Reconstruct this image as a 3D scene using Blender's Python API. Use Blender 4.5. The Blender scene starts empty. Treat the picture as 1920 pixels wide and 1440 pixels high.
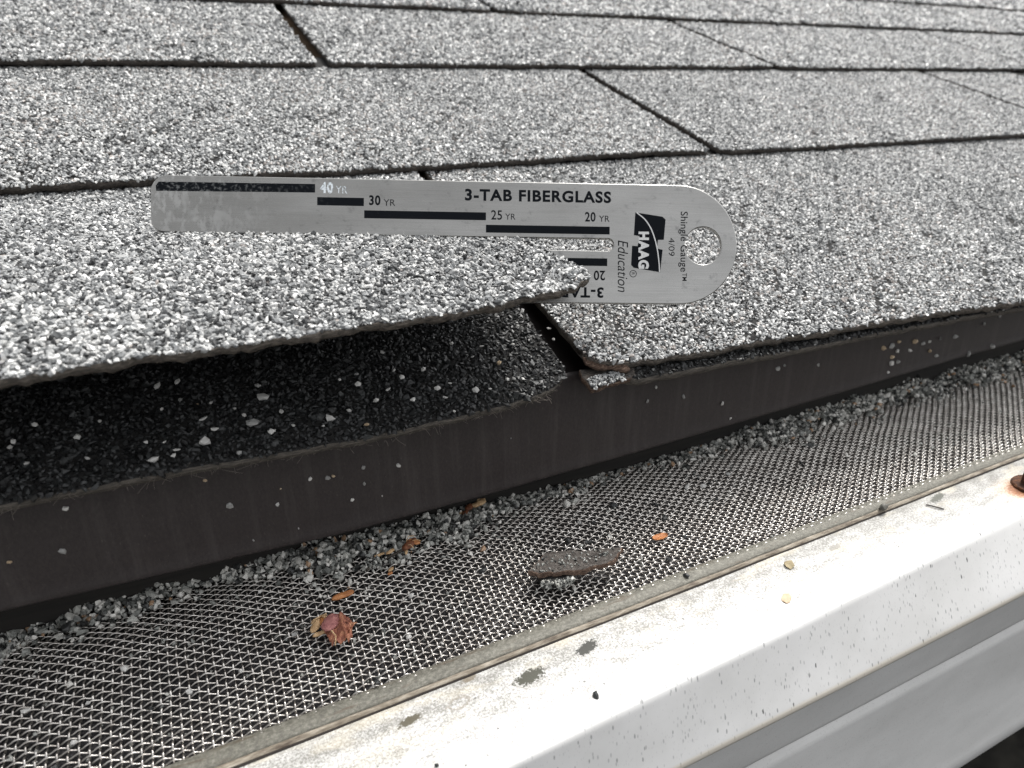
import bpy, math, random
import numpy as np
from mathutils import Matrix, Vector

S = 0.001                                   # everything below is measured in millimetres
scene = bpy.context.scene
COL = scene.collection
rng = np.random.default_rng(7)
random.seed(7)
PITCH = math.radians(18.43)                 # a 4-in-12 roof; x runs along the eave, y up towards the ridge
CP, SP = math.cos(PITCH), math.sin(PITCH)

# ------------------------------------------------------------------ camera
cam_d = bpy.data.cameras.new('camera')
cam = bpy.data.objects.new('camera', cam_d)
COL.objects.link(cam)
CAM_R = [[0.9004981, -0.4347568, -0.0094697], [-0.1801089, -0.3530562, -0.9181024], [0.3958079, 0.8284551, -0.39623]]
cam.matrix_world = Matrix([[CAM_R[0][0], -CAM_R[1][0], -CAM_R[2][0], -87.1564 * S],
                           [CAM_R[0][1], -CAM_R[1][1], -CAM_R[2][1], -136.6840 * S],
                           [CAM_R[0][2], -CAM_R[1][2], -CAM_R[2][2], 65.4060 * S],
                           [0, 0, 0, 1]])
cam_d.sensor_width = 36
cam_d.lens = 23.6633
cam_d.clip_start = 0.005
cam_d.clip_end = 500
cam_d.dof.use_dof = True
cam_d.dof.focus_distance = 0.172
cam_d.dof.aperture_fstop = 23
scene.camera = cam

# ------------------------------------------------------------------ daylight
SUN_EL, SUN_AZ = math.radians(60), math.radians(68)      # azimuth from +y towards +x
world = bpy.data.worlds.new('World')
scene.world = world
world.use_nodes = True
wn = world.node_tree.nodes
wl = world.node_tree.links
wn.clear()
w_out = wn.new('ShaderNodeOutputWorld')
w_bg = wn.new('ShaderNodeBackground')
w_sky = wn.new('ShaderNodeTexSky')
w_sky.sky_type = 'NISHITA'
w_sky.sun_disc = False
w_sky.sun_elevation = SUN_EL
w_sky.sun_rotation = SUN_AZ
w_sky.dust_density = 4.0
w_sky.air_density = 1.0
w_hsv = wn.new('ShaderNodeHueSaturation')
w_hsv.inputs['Saturation'].default_value = 0.10          # thin bright cloud: nearly white sky
w_bg.inputs['Strength'].default_value = 0.13
wl.new(w_sky.outputs['Color'], w_hsv.inputs['Color'])
wl.new(w_hsv.outputs['Color'], w_bg.inputs['Color'])
wl.new(w_bg.outputs['Background'], w_out.inputs['Surface'])
sun_d = bpy.data.lights.new('sun', 'SUN')
sun_d.energy = 1.5
sun_d.angle = math.radians(14)
sun_d.color = (1.0, 0.965, 0.91)
sun = bpy.data.objects.new('sun', sun_d)
COL.objects.link(sun)
sdir = Vector((math.sin(SUN_AZ) * math.cos(SUN_EL), math.cos(SUN_AZ) * math.cos(SUN_EL), math.sin(SUN_EL)))
sun.rotation_euler = sdir.to_track_quat('Z', 'Y').to_euler()
sun.location = (0, 0, 3)
scene.view_settings.view_transform = 'Standard'
scene.view_settings.look = 'None'
scene.view_settings.gamma = 1.0
scene.view_settings.use_curve_mapping = False
scene.view_settings.exposure = 1.17

# ------------------------------------------------------------------ helpers
def roof(u, v, w):
    """roof coordinates (along the eave, up the slope, off the slope) -> world millimetres"""
    u, v, w = np.broadcast_arrays(np.asarray(u, float), np.asarray(v, float), np.asarray(w, float))
    return np.stack([u, v * CP - w * SP, v * SP + w * CP], -1)

def tag(o, label=None, cat=None, group=None, kind=None):
    if label: o['label'] = label
    if cat: o['category'] = cat
    if group: o['group'] = group
    if kind: o['kind'] = kind
    return o

def empty(name, loc=(0, 0, 0)):
    o = bpy.data.objects.new(name, None)
    o.empty_display_size = 0.01
    COL.objects.link(o)
    o.location = [c * S for c in loc]
    return o

def mesh_obj(name, verts, faces, mats, parent=None, smooth=False, mat_idx=None, loc=None):
    me = bpy.data.meshes.new(name)
    verts = np.asarray(verts, float).reshape(-1, 3) * S
    if isinstance(faces, np.ndarray):
        n = faces.shape[1]
        me.vertices.add(len(verts)); me.vertices.foreach_set('co', verts.ravel())
        me.loops.add(faces.size); me.loops.foreach_set('vertex_index', faces.ravel().astype(np.int32))
        me.polygons.add(len(faces))
        me.polygons.foreach_set('loop_start', np.arange(0, faces.size, n, dtype=np.int32))
        me.polygons.foreach_set('loop_total', np.full(len(faces), n, dtype=np.int32))
        me.update(calc_edges=True)
    else:
        me.from_pydata(verts.tolist(), [], faces)
    if not isinstance(mats, (list, tuple)): mats = [mats]
    for m in mats: me.materials.append(m)
    if mat_idx is not None: me.polygons.foreach_set('material_index', np.asarray(mat_idx, dtype=np.int32))
    if smooth: me.polygons.foreach_set('use_smooth', np.ones(len(me.polygons), dtype=bool))
    me.update()
    o = bpy.data.objects.new(name, me)
    COL.objects.link(o)
    if parent: o.parent = parent
    if loc is not None: o.location = [c * S for c in loc]
    return o

def vnoise(x, y, seed=0.0):
    """cheap smooth noise in -1..1"""
    x = np.asarray(x, float); y = np.asarray(y, float)
    return (np.sin(x * 1.0 + 1.7 * np.sin(y * .73 + seed) + seed * 3.1) * .5 + np.sin(x * 2.13 - y * 1.9 + seed * 1.3) * .3
            + np.sin(x * 4.7 + y * 3.1 + seed * 5.7) * .2)

def grid_faces(nx, ny, off=0, flip=False):
    i, j = np.meshgrid(np.arange(nx - 1), np.arange(ny - 1), indexing='ij')
    a = off + i * ny + j
    f = np.stack([a, a + ny, a + ny + 1, a + 1], -1).reshape(-1, 4)
    return f[:, ::-1] if flip else f

def sheet(top, thick_vec):
    """closed slab from a grid of top points (nx, ny, 3); returns verts, faces, flag of top faces"""
    nx, ny, _ = top.shape
    bot = top - thick_vec
    v = np.concatenate([top.reshape(-1, 3), bot.reshape(-1, 3)])
    n = nx * ny
    ft = grid_faces(nx, ny); fb = grid_faces(nx, ny, n, True)
    rim = [i * ny for i in range(nx)] + [(nx - 1) * ny + j for j in range(1, ny)] \
        + [i * ny + ny - 1 for i in range(nx - 2, -1, -1)] + [j for j in range(ny - 2, 0, -1)]
    rim = np.array(rim); nxt = np.roll(rim, -1)
    fs = np.stack([nxt, rim, rim + n, nxt + n], -1)
    f = np.concatenate([ft, fb, fs])
    flag = np.r_[np.zeros(len(ft), int), np.ones(len(fb) + len(fs), int)]
    return v, f, flag

def extrude(poly, xs, shift=None):
    """sweep a (y, z) polyline along x; shift(x, y, z) -> (y, z) offsets"""
    poly = np.asarray(poly, float); xs = np.asarray(xs, float)
    X, Yi = np.meshgrid(xs, np.arange(len(poly)), indexing='ij')
    P = np.stack([X, poly[Yi, 0], poly[Yi, 1]], -1)
    if shift is not None:
        dy, dz = shift(P[..., 0], P[..., 1], P[..., 2])
        P[..., 1] += dy; P[..., 2] += dz
    return P.reshape(-1, 3), grid_faces(len(xs), len(poly))

def tubes(paths, r, sides=5):
    """one mesh from many polylines (lists of (n, 3) arrays)"""
    V, F, off = [], [], 0
    ang = np.arange(sides) / sides * 2 * np.pi
    for p in paths:
        p = np.asarray(p, float)
        t = np.gradient(p, axis=0); t /= np.linalg.norm(t, axis=1)[:, None] + 1e-12
        ref = np.array([0, 0, 1.]) if abs(t[:, 2]).mean() < .8 else np.array([1., 0, 0])
        a = np.cross(t, ref); a /= np.linalg.norm(a, axis=1)[:, None] + 1e-12
        b = np.cross(a, t)
        rr = r if np.isscalar(r) else np.asarray(r)[:, None, None]
        ring = p[:, None, :] + rr * (a[:, None, :] * np.cos(ang)[None, :, None] + b[:, None, :] * np.sin(ang)[None, :, None])
        V.append(ring.reshape(-1, 3))
        n = len(p)
        i, k = np.meshgrid(np.arange(n - 1), np.arange(sides), indexing='ij')
        k2 = (k + 1) % sides
        F.append(np.stack([off + i * sides + k, off + i * sides + k2, off + (i + 1) * sides + k2, off + (i + 1) * sides + k], -1).reshape(-1, 4))
        off += n * sides
    return np.concatenate(V), np.concatenate(F)

# ------------------------------------------------------------------ materials
class NB:
    def __init__(self, name):
        self.m = bpy.data.materials.new(name); self.m.use_nodes = True
        self.n = self.m.node_tree.nodes; self.l = self.m.node_tree.links
        self.n.clear()
        self.out = self.n.new('ShaderNodeOutputMaterial')
        self.b = self.n.new('ShaderNodeBsdfPrincipled')
        self.l.new(self.b.outputs[0], self.out.inputs[0])
        self.tc = None
    def set(self, **k):
        names = dict(color='Base Color', rough='Roughness', metal='Metallic', spec='Specular IOR Level', aniso='Anisotropic', sheen='Sheen Weight')
        for a, v in k.items():
            s = self.b.inputs[names[a]]
            if hasattr(v, 'is_linked') or hasattr(v, 'links'): self.l.new(v, s)
            elif a == 'color': s.default_value = (*v, 1) if len(v) == 3 else v
            else: s.default_value = v
        return self
    def coord(self, scale=(1, 1, 1), loc=(0, 0, 0), rot=(0, 0, 0)):
        if self.tc is None: self.tc = self.n.new('ShaderNodeTexCoord')
        mp = self.n.new('ShaderNodeMapping')
        mp.inputs['Scale'].default_value = [s * 1000 for s in scale]      # coordinates in millimetres
        mp.inputs['Location'].default_value = loc
        mp.inputs['Rotation'].default_value = rot
        self.l.new(self.tc.outputs['Object'], mp.inputs['Vector'])
        return mp.outputs[0]
    def noise(self, vec, scale, detail=3, rough=.55, out='Fac'):
        t = self.n.new('ShaderNodeTexNoise'); t.inputs['Scale'].default_value = scale
        t.inputs['Detail'].default_value = detail; t.inputs['Roughness'].default_value = rough
        self.l.new(vec, t.inputs['Vector']); return t.outputs[out]
    def voro(self, vec, scale, out='Color', feature='F1', rnd=1.0):
        t = self.n.new('ShaderNodeTexVoronoi'); t.feature = feature
        t.inputs['Scale'].default_value = scale; t.inputs['Randomness'].default_value = rnd
        self.l.new(vec, t.inputs['Vector']); return t.outputs[out]
    def ramp(self, fac, stops, interp='LINEAR'):
        t = self.n.new('ShaderNodeValToRGB'); t.color_ramp.interpolation = interp
        e = t.color_ramp.elements
        while len(e) < len(stops): e.new(.5)
        for el, (p, c) in zip(e, stops):
            el.position = p; el.color = (c, c, c, 1) if np.isscalar(c) else (*c, 1)
        self.l.new(fac, t.inputs[0]); return t.outputs[0]
    def math(self, op, a, b=None, clamp=False):
        t = self.n.new('ShaderNodeMath'); t.operation = op; t.use_clamp = clamp
        for k, v in enumerate((a, b)):
            if v is None: continue
            if hasattr(v, 'links'): self.l.new(v, t.inputs[k])
            else: t.inputs[k].default_value = v
        return t.outputs[0]
    def mix(self, fac, a, b, mode='MIX'):
        t = self.n.new('ShaderNodeMix'); t.data_type = 'RGBA'; t.blend_type = mode
        for s, v in ((t.inputs[0], fac), (t.inputs[6], a), (t.inputs[7], b)):
            if hasattr(v, 'links'): self.l.new(v, s)
            elif np.isscalar(v): s.default_value = v
            else: s.default_value = (*v, 1)
        return t.outputs[2]
    def sep(self, vec):
        t = self.n.new('ShaderNodeSeparateXYZ'); self.l.new(vec, t.inputs[0]); return t.outputs
    def attr(self, name, kind='INSTANCER', out='Fac'):
        t = self.n.new('ShaderNodeAttribute'); t.attribute_type = kind; t.attribute_name = name; return t.outputs[out]
    def bump(self, h, strength=.5, dist=.5):
        t = self.n.new('ShaderNodeBump'); t.inputs['Strength'].default_value = strength
        t.inputs['Distance'].default_value = dist * S
        self.l.new(h, t.inputs['Height']); self.l.new(t.outputs[0], self.b.inputs['Normal']); return self
    def spot(self, cx, cy, rx, ry, ang, soft, nz=None, nzamp=.0):
        """mask 1 inside a worn ellipse lying at (cx, cy) mm on the object, 0 outside"""
        v = self.coord()
        x, y, _ = self.sep(v)
        dx = self.math('SUBTRACT', x, cx); dy = self.math('SUBTRACT', y, cy)
        ca, sa = math.cos(ang), math.sin(ang)
        a = self.math('ADD', self.math('MULTIPLY', dx, ca / rx), self.math('MULTIPLY', dy, sa / rx))
        b = self.math('ADD', self.math('MULTIPLY', dx, -sa / ry), self.math('MULTIPLY', dy, ca / ry))
        d = self.math('SQRT', self.math('ADD', self.math('MULTIPLY', a, a), self.math('MULTIPLY', b, b)))
        if nz is not None: d = self.math('ADD', d, self.math('MULTIPLY', self.math('SUBTRACT', nz, .5), nzamp))
        return self.math('DIVIDE', self.math('SUBTRACT', 1.0, d), soft, clamp=True)

GREY_STOPS = [(0, (.03, .031, .032)), (.08, (.09, .093, .095)), (.19, (.18, .186, .188)), (.34, (.27, .276, .278)),
              (.52, (.37, .374, .37)), (.70, (.49, .49, .48)), (.86, (.70, .695, .68)), (.97, (.31, .28, .26))]
def granule_mat(name, stops, rough=.42):
    k = NB(name)
    c = k.ramp(k.attr('tone'), stops, 'CONSTANT')
    n = k.noise(k.coord(), 1.6, 2)
    c = k.mix(1.0, c, k.ramp(n, [(.25, .62), (.75, 1.25)]), 'MULTIPLY')
    k.set(color=c, rough=rough, spec=.55)
    return k.m
M_gran = granule_mat('grey mineral granules', GREY_STOPS)
M_gran_black = granule_mat('black mineral granules', [(0, (.005, .0052, .0055)), (.38, (.010, .0108, .0112)), (.68, (.021, .0225, .023)), (.90, (.042, .044, .044)), (.982, (.14, .14, .135))], .5)
M_gran_drift = granule_mat('weathered loose granules', [(0, (.03, .031, .03)), (.14, (.11, .114, .106)), (.28, (.24, .245, .228)), (.48, (.40, .40, .37)), (.70, (.57, .56, .52)), (.86, (.78, .76, .71)), (.975, (.36, .23, .14))])

def shingle_top(name, stops, dark):
    k = NB(name)
    v = k.coord()
    col = k.voro(v, .62)
    r = k.sep(col)[0]
    c = k.ramp(r, stops, 'CONSTANT')
    d = k.voro(v, .62, 'Distance')
    c = k.mix(k.ramp(d, [(.42, 0.0), (.75, 1.0)]), c, dark)
    k.set(color=c, rough=.55, spec=.4)
    k.bump(k.math('ADD', k.math('MULTIPLY', d, -1.0), k.math('MULTIPLY', r, .5)), .9, .9)
    return k.m
M_shingle = shingle_top('granule-faced shingle', GREY_STOPS, (.03, .03, .031))
k = NB('asphalt bed between granules'); nn = k.noise(k.coord(), 1.1, 3)
k.set(color=k.ramp(nn, [(.3, (.009, .009, .009)), (.7, (.03, .029, .028))]), rough=.85, spec=.2).bump(nn, .6, .5); M_bed = k.m
k = NB('torn asphalt edge'); nn = k.noise(k.coord((.6, 2, 2)), 1.2, 4, .7)
k.set(color=k.ramp(nn, [(.3, (.014, .012, .011)), (.55, (.05, .042, .036)), (.75, (.13, .11, .09))]), rough=.9).bump(nn, .8, .6); M_edge = k.m
k = NB('frayed grey brown edge'); nn = k.noise(k.coord((.5, 2, 2)), 1.1, 4, .7)
k.set(color=k.ramp(nn, [(.3, (.03, .025, .022)), (.5, (.11, .095, .08)), (.72, (.25, .215, .18))]), rough=.9).bump(nn, 1.0, .7); M_curl_edge = k.m
k = NB('brown torn felt'); nn = k.noise(k.coord((.5, 2, 2)), 1.4, 4, .7)
k.set(color=k.ramp(nn, [(.3, (.03, .02, .015)), (.5, (.10, .06, .042)), (.72, (.26, .19, .14))]), rough=.9).bump(nn, .8, .6); M_torn = k.m
k = NB('grey glass fibres'); k.set(color=(.20, .175, .15), rough=.7); M_fibre = k.m
k = NB('dark brown painted metal')
nn = k.noise(k.coord((1, 1, .5)), 2.2, 5, .75); n2 = k.noise(k.coord(), 3.0, 3, .7)
c = k.ramp(nn, [(.3, (.015, .0118, .0118)), (.7, (.034, .0265, .0258))])
dust = k.ramp(k.noise(k.coord((1, 1, .4)), 1.5, 4, .7), [(.62, 0.0), (.76, 1.0)])
c = k.mix(k.math('MULTIPLY', dust, .5), c, (.12, .10, .09))
strk = k.ramp(k.noise(k.coord((1, 1, .06)), .35, 3, .6), [(.5, 0.0), (.75, 1.0)])
c = k.mix(k.math('MULTIPLY', strk, .35), c, (.075, .065, .062))
k.set(color=c, rough=k.ramp(n2, [(.3, .42), (.7, .6)]), spec=.45).bump(n2, .12, .12); M_drip = k.m
k = NB('dark stained timber'); nn = k.noise(k.coord((.05, 1, 1)), .6, 4)
k.set(color=k.ramp(nn, [(.3, (.005, .0045, .004)), (.7, (.016, .0135, .011))]), rough=.85); M_wood = k.m
k = NB('plywood deck'); nn = k.noise(k.coord((.03, .4, 1)), .3, 4)
k.set(color=k.ramp(nn, [(.3, (.16, .11, .07)), (.7, (.28, .2, .13))]), rough=.85); M_ply = k.m

# woven wire, rails
k = NB('stainless wire'); nn = k.noise(k.coord(), .35, 3)
k.set(color=k.ramp(nn, [(.35, (.44, .41, .38)), (.65, (.76, .73, .69))]), metal=1.0, rough=.30); M_wire = k.m
k = NB('dirty guard pan'); v = k.coord()
nn = k.noise(v, .9, 4, .7)
k.set(color=k.ramp(nn, [(.34, (.005, .0047, .005)), (.52, (.022, .0205, .0225)), (.74, (.11, .104, .108))]), rough=.8).bump(nn, .8, 1.0); M_pan = k.m
k = NB('weathered aluminium rail'); v = k.coord()
nn = k.noise(k.coord((.7, 1, 1)), 1.5, 6, .8)
y = k.sep(v)[1]
c = k.ramp(nn, [(.30, (.055, .052, .043)), (.5, (.125, .12, .10)), (.68, (.23, .222, .19))])
n3 = k.noise(k.coord((.12, 1, 1)), 1.0, 3)
c = k.mix(k.ramp(n3, [(.60, 0.0), (.70, .6)]), c, (.085, .062, .042))
k.set(color=c, metal=.1, rough=.6, spec=.4).bump(nn, .25, .3); M_rail = k.m
k = NB('pale aluminium rail'); nn = k.noise(k.coord((.3, 1, 1)), .8, 5, .7)
k.set(color=k.ramp(nn, [(.3, (.22, .22, .205)), (.7, (.48, .475, .45))]), rough=.5, metal=.2); M_back = k.m
k = NB('beige sealant'); nn = k.noise(k.coord((.2, 1, 1)), 1.0, 4, .7)
k.set(color=k.ramp(nn, [(.3, (.06, .042, .03)), (.5, (.20, .17, .13)), (.72, (.40, .36, .30))]), rough=.75).bump(nn, .4, .4); M_seal = k.m
k = NB('cut rail edge'); k.set(color=(.03, .024, .02), rough=.9); M_gap = k.m

# white gutter paint: grime near the rail, specks everywhere, lichen spots and rust round the bolt
k = NB('white gutter paint')
v = k.coord()
x, y, z = k.sep(v)
fine = k.noise(v, 1.9, 5, .78)
mid = k.noise(k.coord((.5, 1, 1)), .33, 4, .6)
zone = k.math('DIVIDE', k.math('ADD', y, 51.0), 21.0, clamp=True)                   # 0 at the bend .. 1 at the rail: where grime is washed down from the guard
thr = k.math('ADD', k.math('MULTIPLY', zone, .17), k.math('MULTIPLY', k.math('SUBTRACT', mid, .5), .42))
g = k.math('SUBTRACT', k.math('ADD', fine, thr), .455)
g = k.math('MULTIPLY', g, 4.0, clamp=True)
base = (.64, .635, .62)
c = k.mix(k.math('MULTIPLY', g, .9), base, (.165, .16, .143))
yel = k.ramp(k.noise(k.coord((.4, 1, 1)), .22, 3), [(.52, 0.0), (.66, 1.0)])
c = k.mix(k.math('MULTIPLY', k.math('MULTIPLY', yel, zone), .5), c, (.62, .56, .44))
speck = k.ramp(k.noise(k.coord((.8, 1.2, 1.2)), 2.6, 2, .5), [(.655, 0.0), (.70, 1.0)])
c = k.mix(k.math('MULTIPLY', speck, .7), c, (.14, .137, .13))
sp2 = k.ramp(k.voro(k.coord((1, 1, 1), (3, 1, 7)), .22, 'Distance'), [(.045, 1.0), (.075, 0.0)])
c = k.mix(k.math('MULTIPLY', sp2, .8), c, (.07, .07, .065))
edge_n = k.noise(v, 1.3, 4, .7)
for (cx, cy, rx, ry, ang, col, amt) in [(-37.0, -39.2, 4.2, 1.9, .15, (.05, .05, .036), 1.0), (-21.4, -37.6, 3.6, 1.5, .3, (.03, .03, .025), 1.0),
                                        (-64.0, -38.4, 3.0, 1.1, .2, (.08, .07, .045), .95), (109.1, -33.0, 4.5, 1.3, .25, (.07, .075, .06), .9),
                                        (60.0, -36.5, 3.0, .9, .2, (.2, .19, .17), .7), (-49.0, -33.8, 2.0, .8, .2, (.16, .13, .09), .8)]:
    msk = k.spot(cx, cy, rx, ry, ang, .22, edge_n, 2.2)
    c = k.mix(k.math('MULTIPLY', msk, amt), c, col)
ring_o = k.spot(-53.5, -38.8, 2.9, 1.7, .1, .25, edge_n, 1.2)
ring_i = k.spot(-53.5, -38.8, 2.2, 1.2, .1, .25, edge_n, 1.2)
c = k.mix(k.math('MULTIPLY', k.math('SUBTRACT', ring_o, ring_i, clamp=True), .7), c, (.22, .19, .15))
halo = k.spot(139.0, -42.2, 15.0, 8.0, .0, .9, edge_n, .7)
c = k.mix(k.math('MULTIPLY', halo, .55), c, (.78, .52, .30))
rust = k.spot(137.6, -41.4, 8.2, 4.6, .25, .45, edge_n, 1.3)
c = k.mix(rust, c, (.36, .13, .035))
rust2 = k.spot(138.6, -42.0, 7.0, 4.6, .0, .5, edge_n, 1.6)
c = k.mix(k.math('MULTIPLY', rust2, .8), c, (.12, .045, .02))
k.set(color=c, rough=.38, spec=.5)
k.bump(k.math('MULTIPLY', g, -1.0), .15, .1)
M_gutter = k.m
k = NB('weathered gutter face'); v = k.coord()
big = k.noise(k.coord((.25, .25, .25)), .2, 4, .6)
c = k.ramp(big, [(.3, (.67, .665, .65)), (.7, (.77, .765, .755))])
patch = k.noise(k.coord((1, .7, .7)), .12, 3, .6)
for sc, lo_, hi_, amt, col, off in ((.75, .12, .24, .5, (.28, .276, .28), 0), (.52, .10, .18, .65, (.18, .18, .185), 5), (.22, .06, .09, .85, (.06, .06, .06), 9), (1.5, .12, .24, .28, (.42, .41, .41), 2)):
    d = k.voro(k.coord((1.25, .5, .5), (off, off * 2, off), (0, 0, 0)), sc, 'Distance')
    d = k.math('ADD', d, k.math('MULTIPLY', k.math('SUBTRACT', k.noise(k.coord((1, .6, .6)), 1.8, 3, .7), .5), .10))
    keep_ = k.ramp(k.math('ADD', k.sep(k.voro(k.coord((1.25, .5, .5), (off, off * 2, off)), sc))[0], k.math('MULTIPLY', k.math('SUBTRACT', patch, .5), 1.6)), [(.16, 0.0), (.30, 1.0)])
    msk = k.math('MULTIPLY', k.ramp(d, [(lo_, 1.0), (hi_, 0.0)]), keep_)
    c = k.mix(k.math('MULTIPLY', msk, amt), c, col)
z_ = k.sep(v)[2]
hem = k.math('MULTIPLY', k.math('SUBTRACT', -69.9, z_), 1.2, clamp=True)
hem = k.math('MULTIPLY', hem, k.math('MULTIPLY', k.math('ADD', z_, 74.0), 1.0, clamp=True))
c = k.mix(k.math('MULTIPLY', hem, .75), c, (.66, .60, .49))
k.set(color=c, rough=.45, spec=.45); M_gutter_face = k.m
k = NB('soiled gutter face'); v = k.coord()
sp = k.ramp(k.noise(k.coord((1.1, 1.1, 1.1)), 1.7, 3, .6), [(.58, 0.0), (.68, 1.0)])
big = k.noise(k.coord((.12, .3, .3)), .2, 4, .6)
c = k.mix(k.math('MULTIPLY', sp, .3), k.ramp(big, [(.3, (.58, .575, .56)), (.7, (.70, .695, .68))]), (.30, .29, .28))
k.set(color=c, rough=.5, spec=.4); M_gutter_low = k.m
k = NB('rusty iron'); nn = k.noise(k.coord(), .9, 5, .7)
k.set(color=k.ramp(nn, [(.3, (.020, .010, .007)), (.5, (.07, .028, .014)), (.72, (.21, .085, .03))]), rough=.85, metal=.15).bump(nn, .7, .6); M_rust = k.m

# gauge
k = NB('brushed steel'); 
br = k.noise(k.coord((.05, 7, 7)), 1.0, 4, .7)
blot = k.noise(k.coord(), .09, 3)
x, y, z = k.sep(k.coord())
worn = k.math('MULTIPLY', k.math('DIVIDE', k.math('SUBTRACT', -85.0, x), 28.0, clamp=True), k.ramp(k.noise(k.coord((1, .5, 1)), .5, 5, .7), [(.50, 0.0), (.60, 1.0)]))
c = k.ramp(br, [(.3, (.355, .35, .335)), (.7, (.44, .435, .42))])
c = k.mix(k.math('MULTIPLY', worn, .5), c, (.75, .75, .74))
smudge = k.ramp(k.noise(k.coord((1, 1, 1), (11, 3, 0), (0, 0, .9)), .28, 5, .75), [(.58, 0.0), (.68, 1.0)])
c = k.mix(k.math('MULTIPLY', smudge, .45), c, (.15, .15, .15))
film = k.ramp(k.noise(k.coord((.4, 1, 1), (2, 7, 0)), .07, 4, .6), [(.3, .82), (.7, 1.1)])
c = k.mix(1.0, c, film, 'MULTIPLY')
refl_dim = k.math('MULTIPLY', k.math('DIVIDE', k.math('SUBTRACT', 10.0, x), 110.0, clamp=True), k.ramp(k.noise(k.coord((.25, 1, 1), (4, 1, 0)), .16, 5, .65), [(.25, 1.0), (.75, .35)]))  # steel painted darker toward the left: a reflection gradient put into the colour
c = k.mix(k.math('MULTIPLY', refl_dim, .55), c, (.17, .165, .15))
rg = k.math('ADD', k.ramp(br, [(.3, .23), (.7, .30)]), k.math('MULTIPLY', worn, .25))
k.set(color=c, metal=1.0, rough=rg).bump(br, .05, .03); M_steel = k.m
k = NB('black gauge print'); nn = k.noise(k.coord(), 1.1, 4, .7)
x, y, z = k.sep(k.coord())
wear = k.math('MULTIPLY', k.math('DIVIDE', k.math('SUBTRACT', -72.0, x), 30.0, clamp=True), k.ramp(nn, [(.52, 0.0), (.62, 1.0)]))
wear = k.math('MAXIMUM', wear, k.ramp(k.noise(k.coord((1, 1, 1), (5, 9, 1)), 1.6, 2), [(.74, 0.0), (.78, .6)]))
k.set(color=k.mix(k.math('MULTIPLY', wear, .4), (.006, .0075, .010), (.30, .31, .31)), rough=.6, spec=.06); M_print = k.m
k = NB('faded grey print'); k.set(color=(.02, .02, .022), rough=.6, spec=.06); M_print_grey = k.m
k = NB('white worn print'); nn = k.noise(k.coord(), 1.6, 3, .7)
k.set(color=k.ramp(nn, [(.40, (.30, .32, .33)), (.52, (.78, .84, .88))]), rough=.5); M_print_white = k.m
k = NB('bare print line'); k.set(color=(.62, .62, .61), rough=.4, metal=.3); M_print_bare = k.m

def plain(name, stops, scale=1.0, rough=.7, stretch=(1, 1, 1), bump=.4, spec=.3):
    k = NB(name); nn = k.noise(k.coord(stretch), scale, 4, .65)
    k.set(color=k.ramp(nn, stops), rough=rough, spec=spec).bump(nn, bump, .3); return k.m
M_leaf = plain('red brown dry leaf', [(.28, (.10, .04, .03)), (.46, (.28, .105, .07)), (.60, (.42, .19, .11)), (.74, (.60, .40, .24))], .6)
M_husk = plain('tan husk', [(.3, (.30, .17, .08)), (.6, (.56, .39, .22)), (.8, (.7, .55, .36))], .8, .6)
M_orange = plain('orange brown husk', [(.3, (.22, .075, .025)), (.55, (.46, .19, .07)), (.8, (.62, .36, .18))], .8, .55, (.4, 2, 2))
M_frag = plain('worn shingle scrap', [(.3, (.03, .025, .022)), (.55, (.07, .062, .056)), (.75, (.15, .138, .125))], 1.6, .85, (1, 1, 1), .9)
M_stone_dark = plain('dark stone chip', [(.3, (.012, .013, .014)), (.7, (.05, .052, .052))], .9, .5)
M_stone_grey = plain('grey stone chip', [(.3, (.06, .058, .05)), (.7, (.17, .165, .145))], .9, .6)
M_stone_pale = plain('pale stone granule', [(.3, (.44, .43, .41)), (.7, (.72, .71, .68))], .9, .5)
M_stone_mid = plain('grey stone granule', [(.3, (.20, .20, .195)), (.7, (.42, .415, .40))], .9, .5)
M_stone_tan = plain('tan stone granule', [(.3, (.34, .25, .16)), (.7, (.58, .46, .32))], .9, .5)
M_chip_tan = plain('tan flake', [(.3, (.16, .13, .075)), (.7, (.42, .35, .22))], .6, .7)
M_needle = plain('dark needle', [(.3, (.02, .018, .015)), (.7, (.06, .05, .04))], .6, .7)

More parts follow.
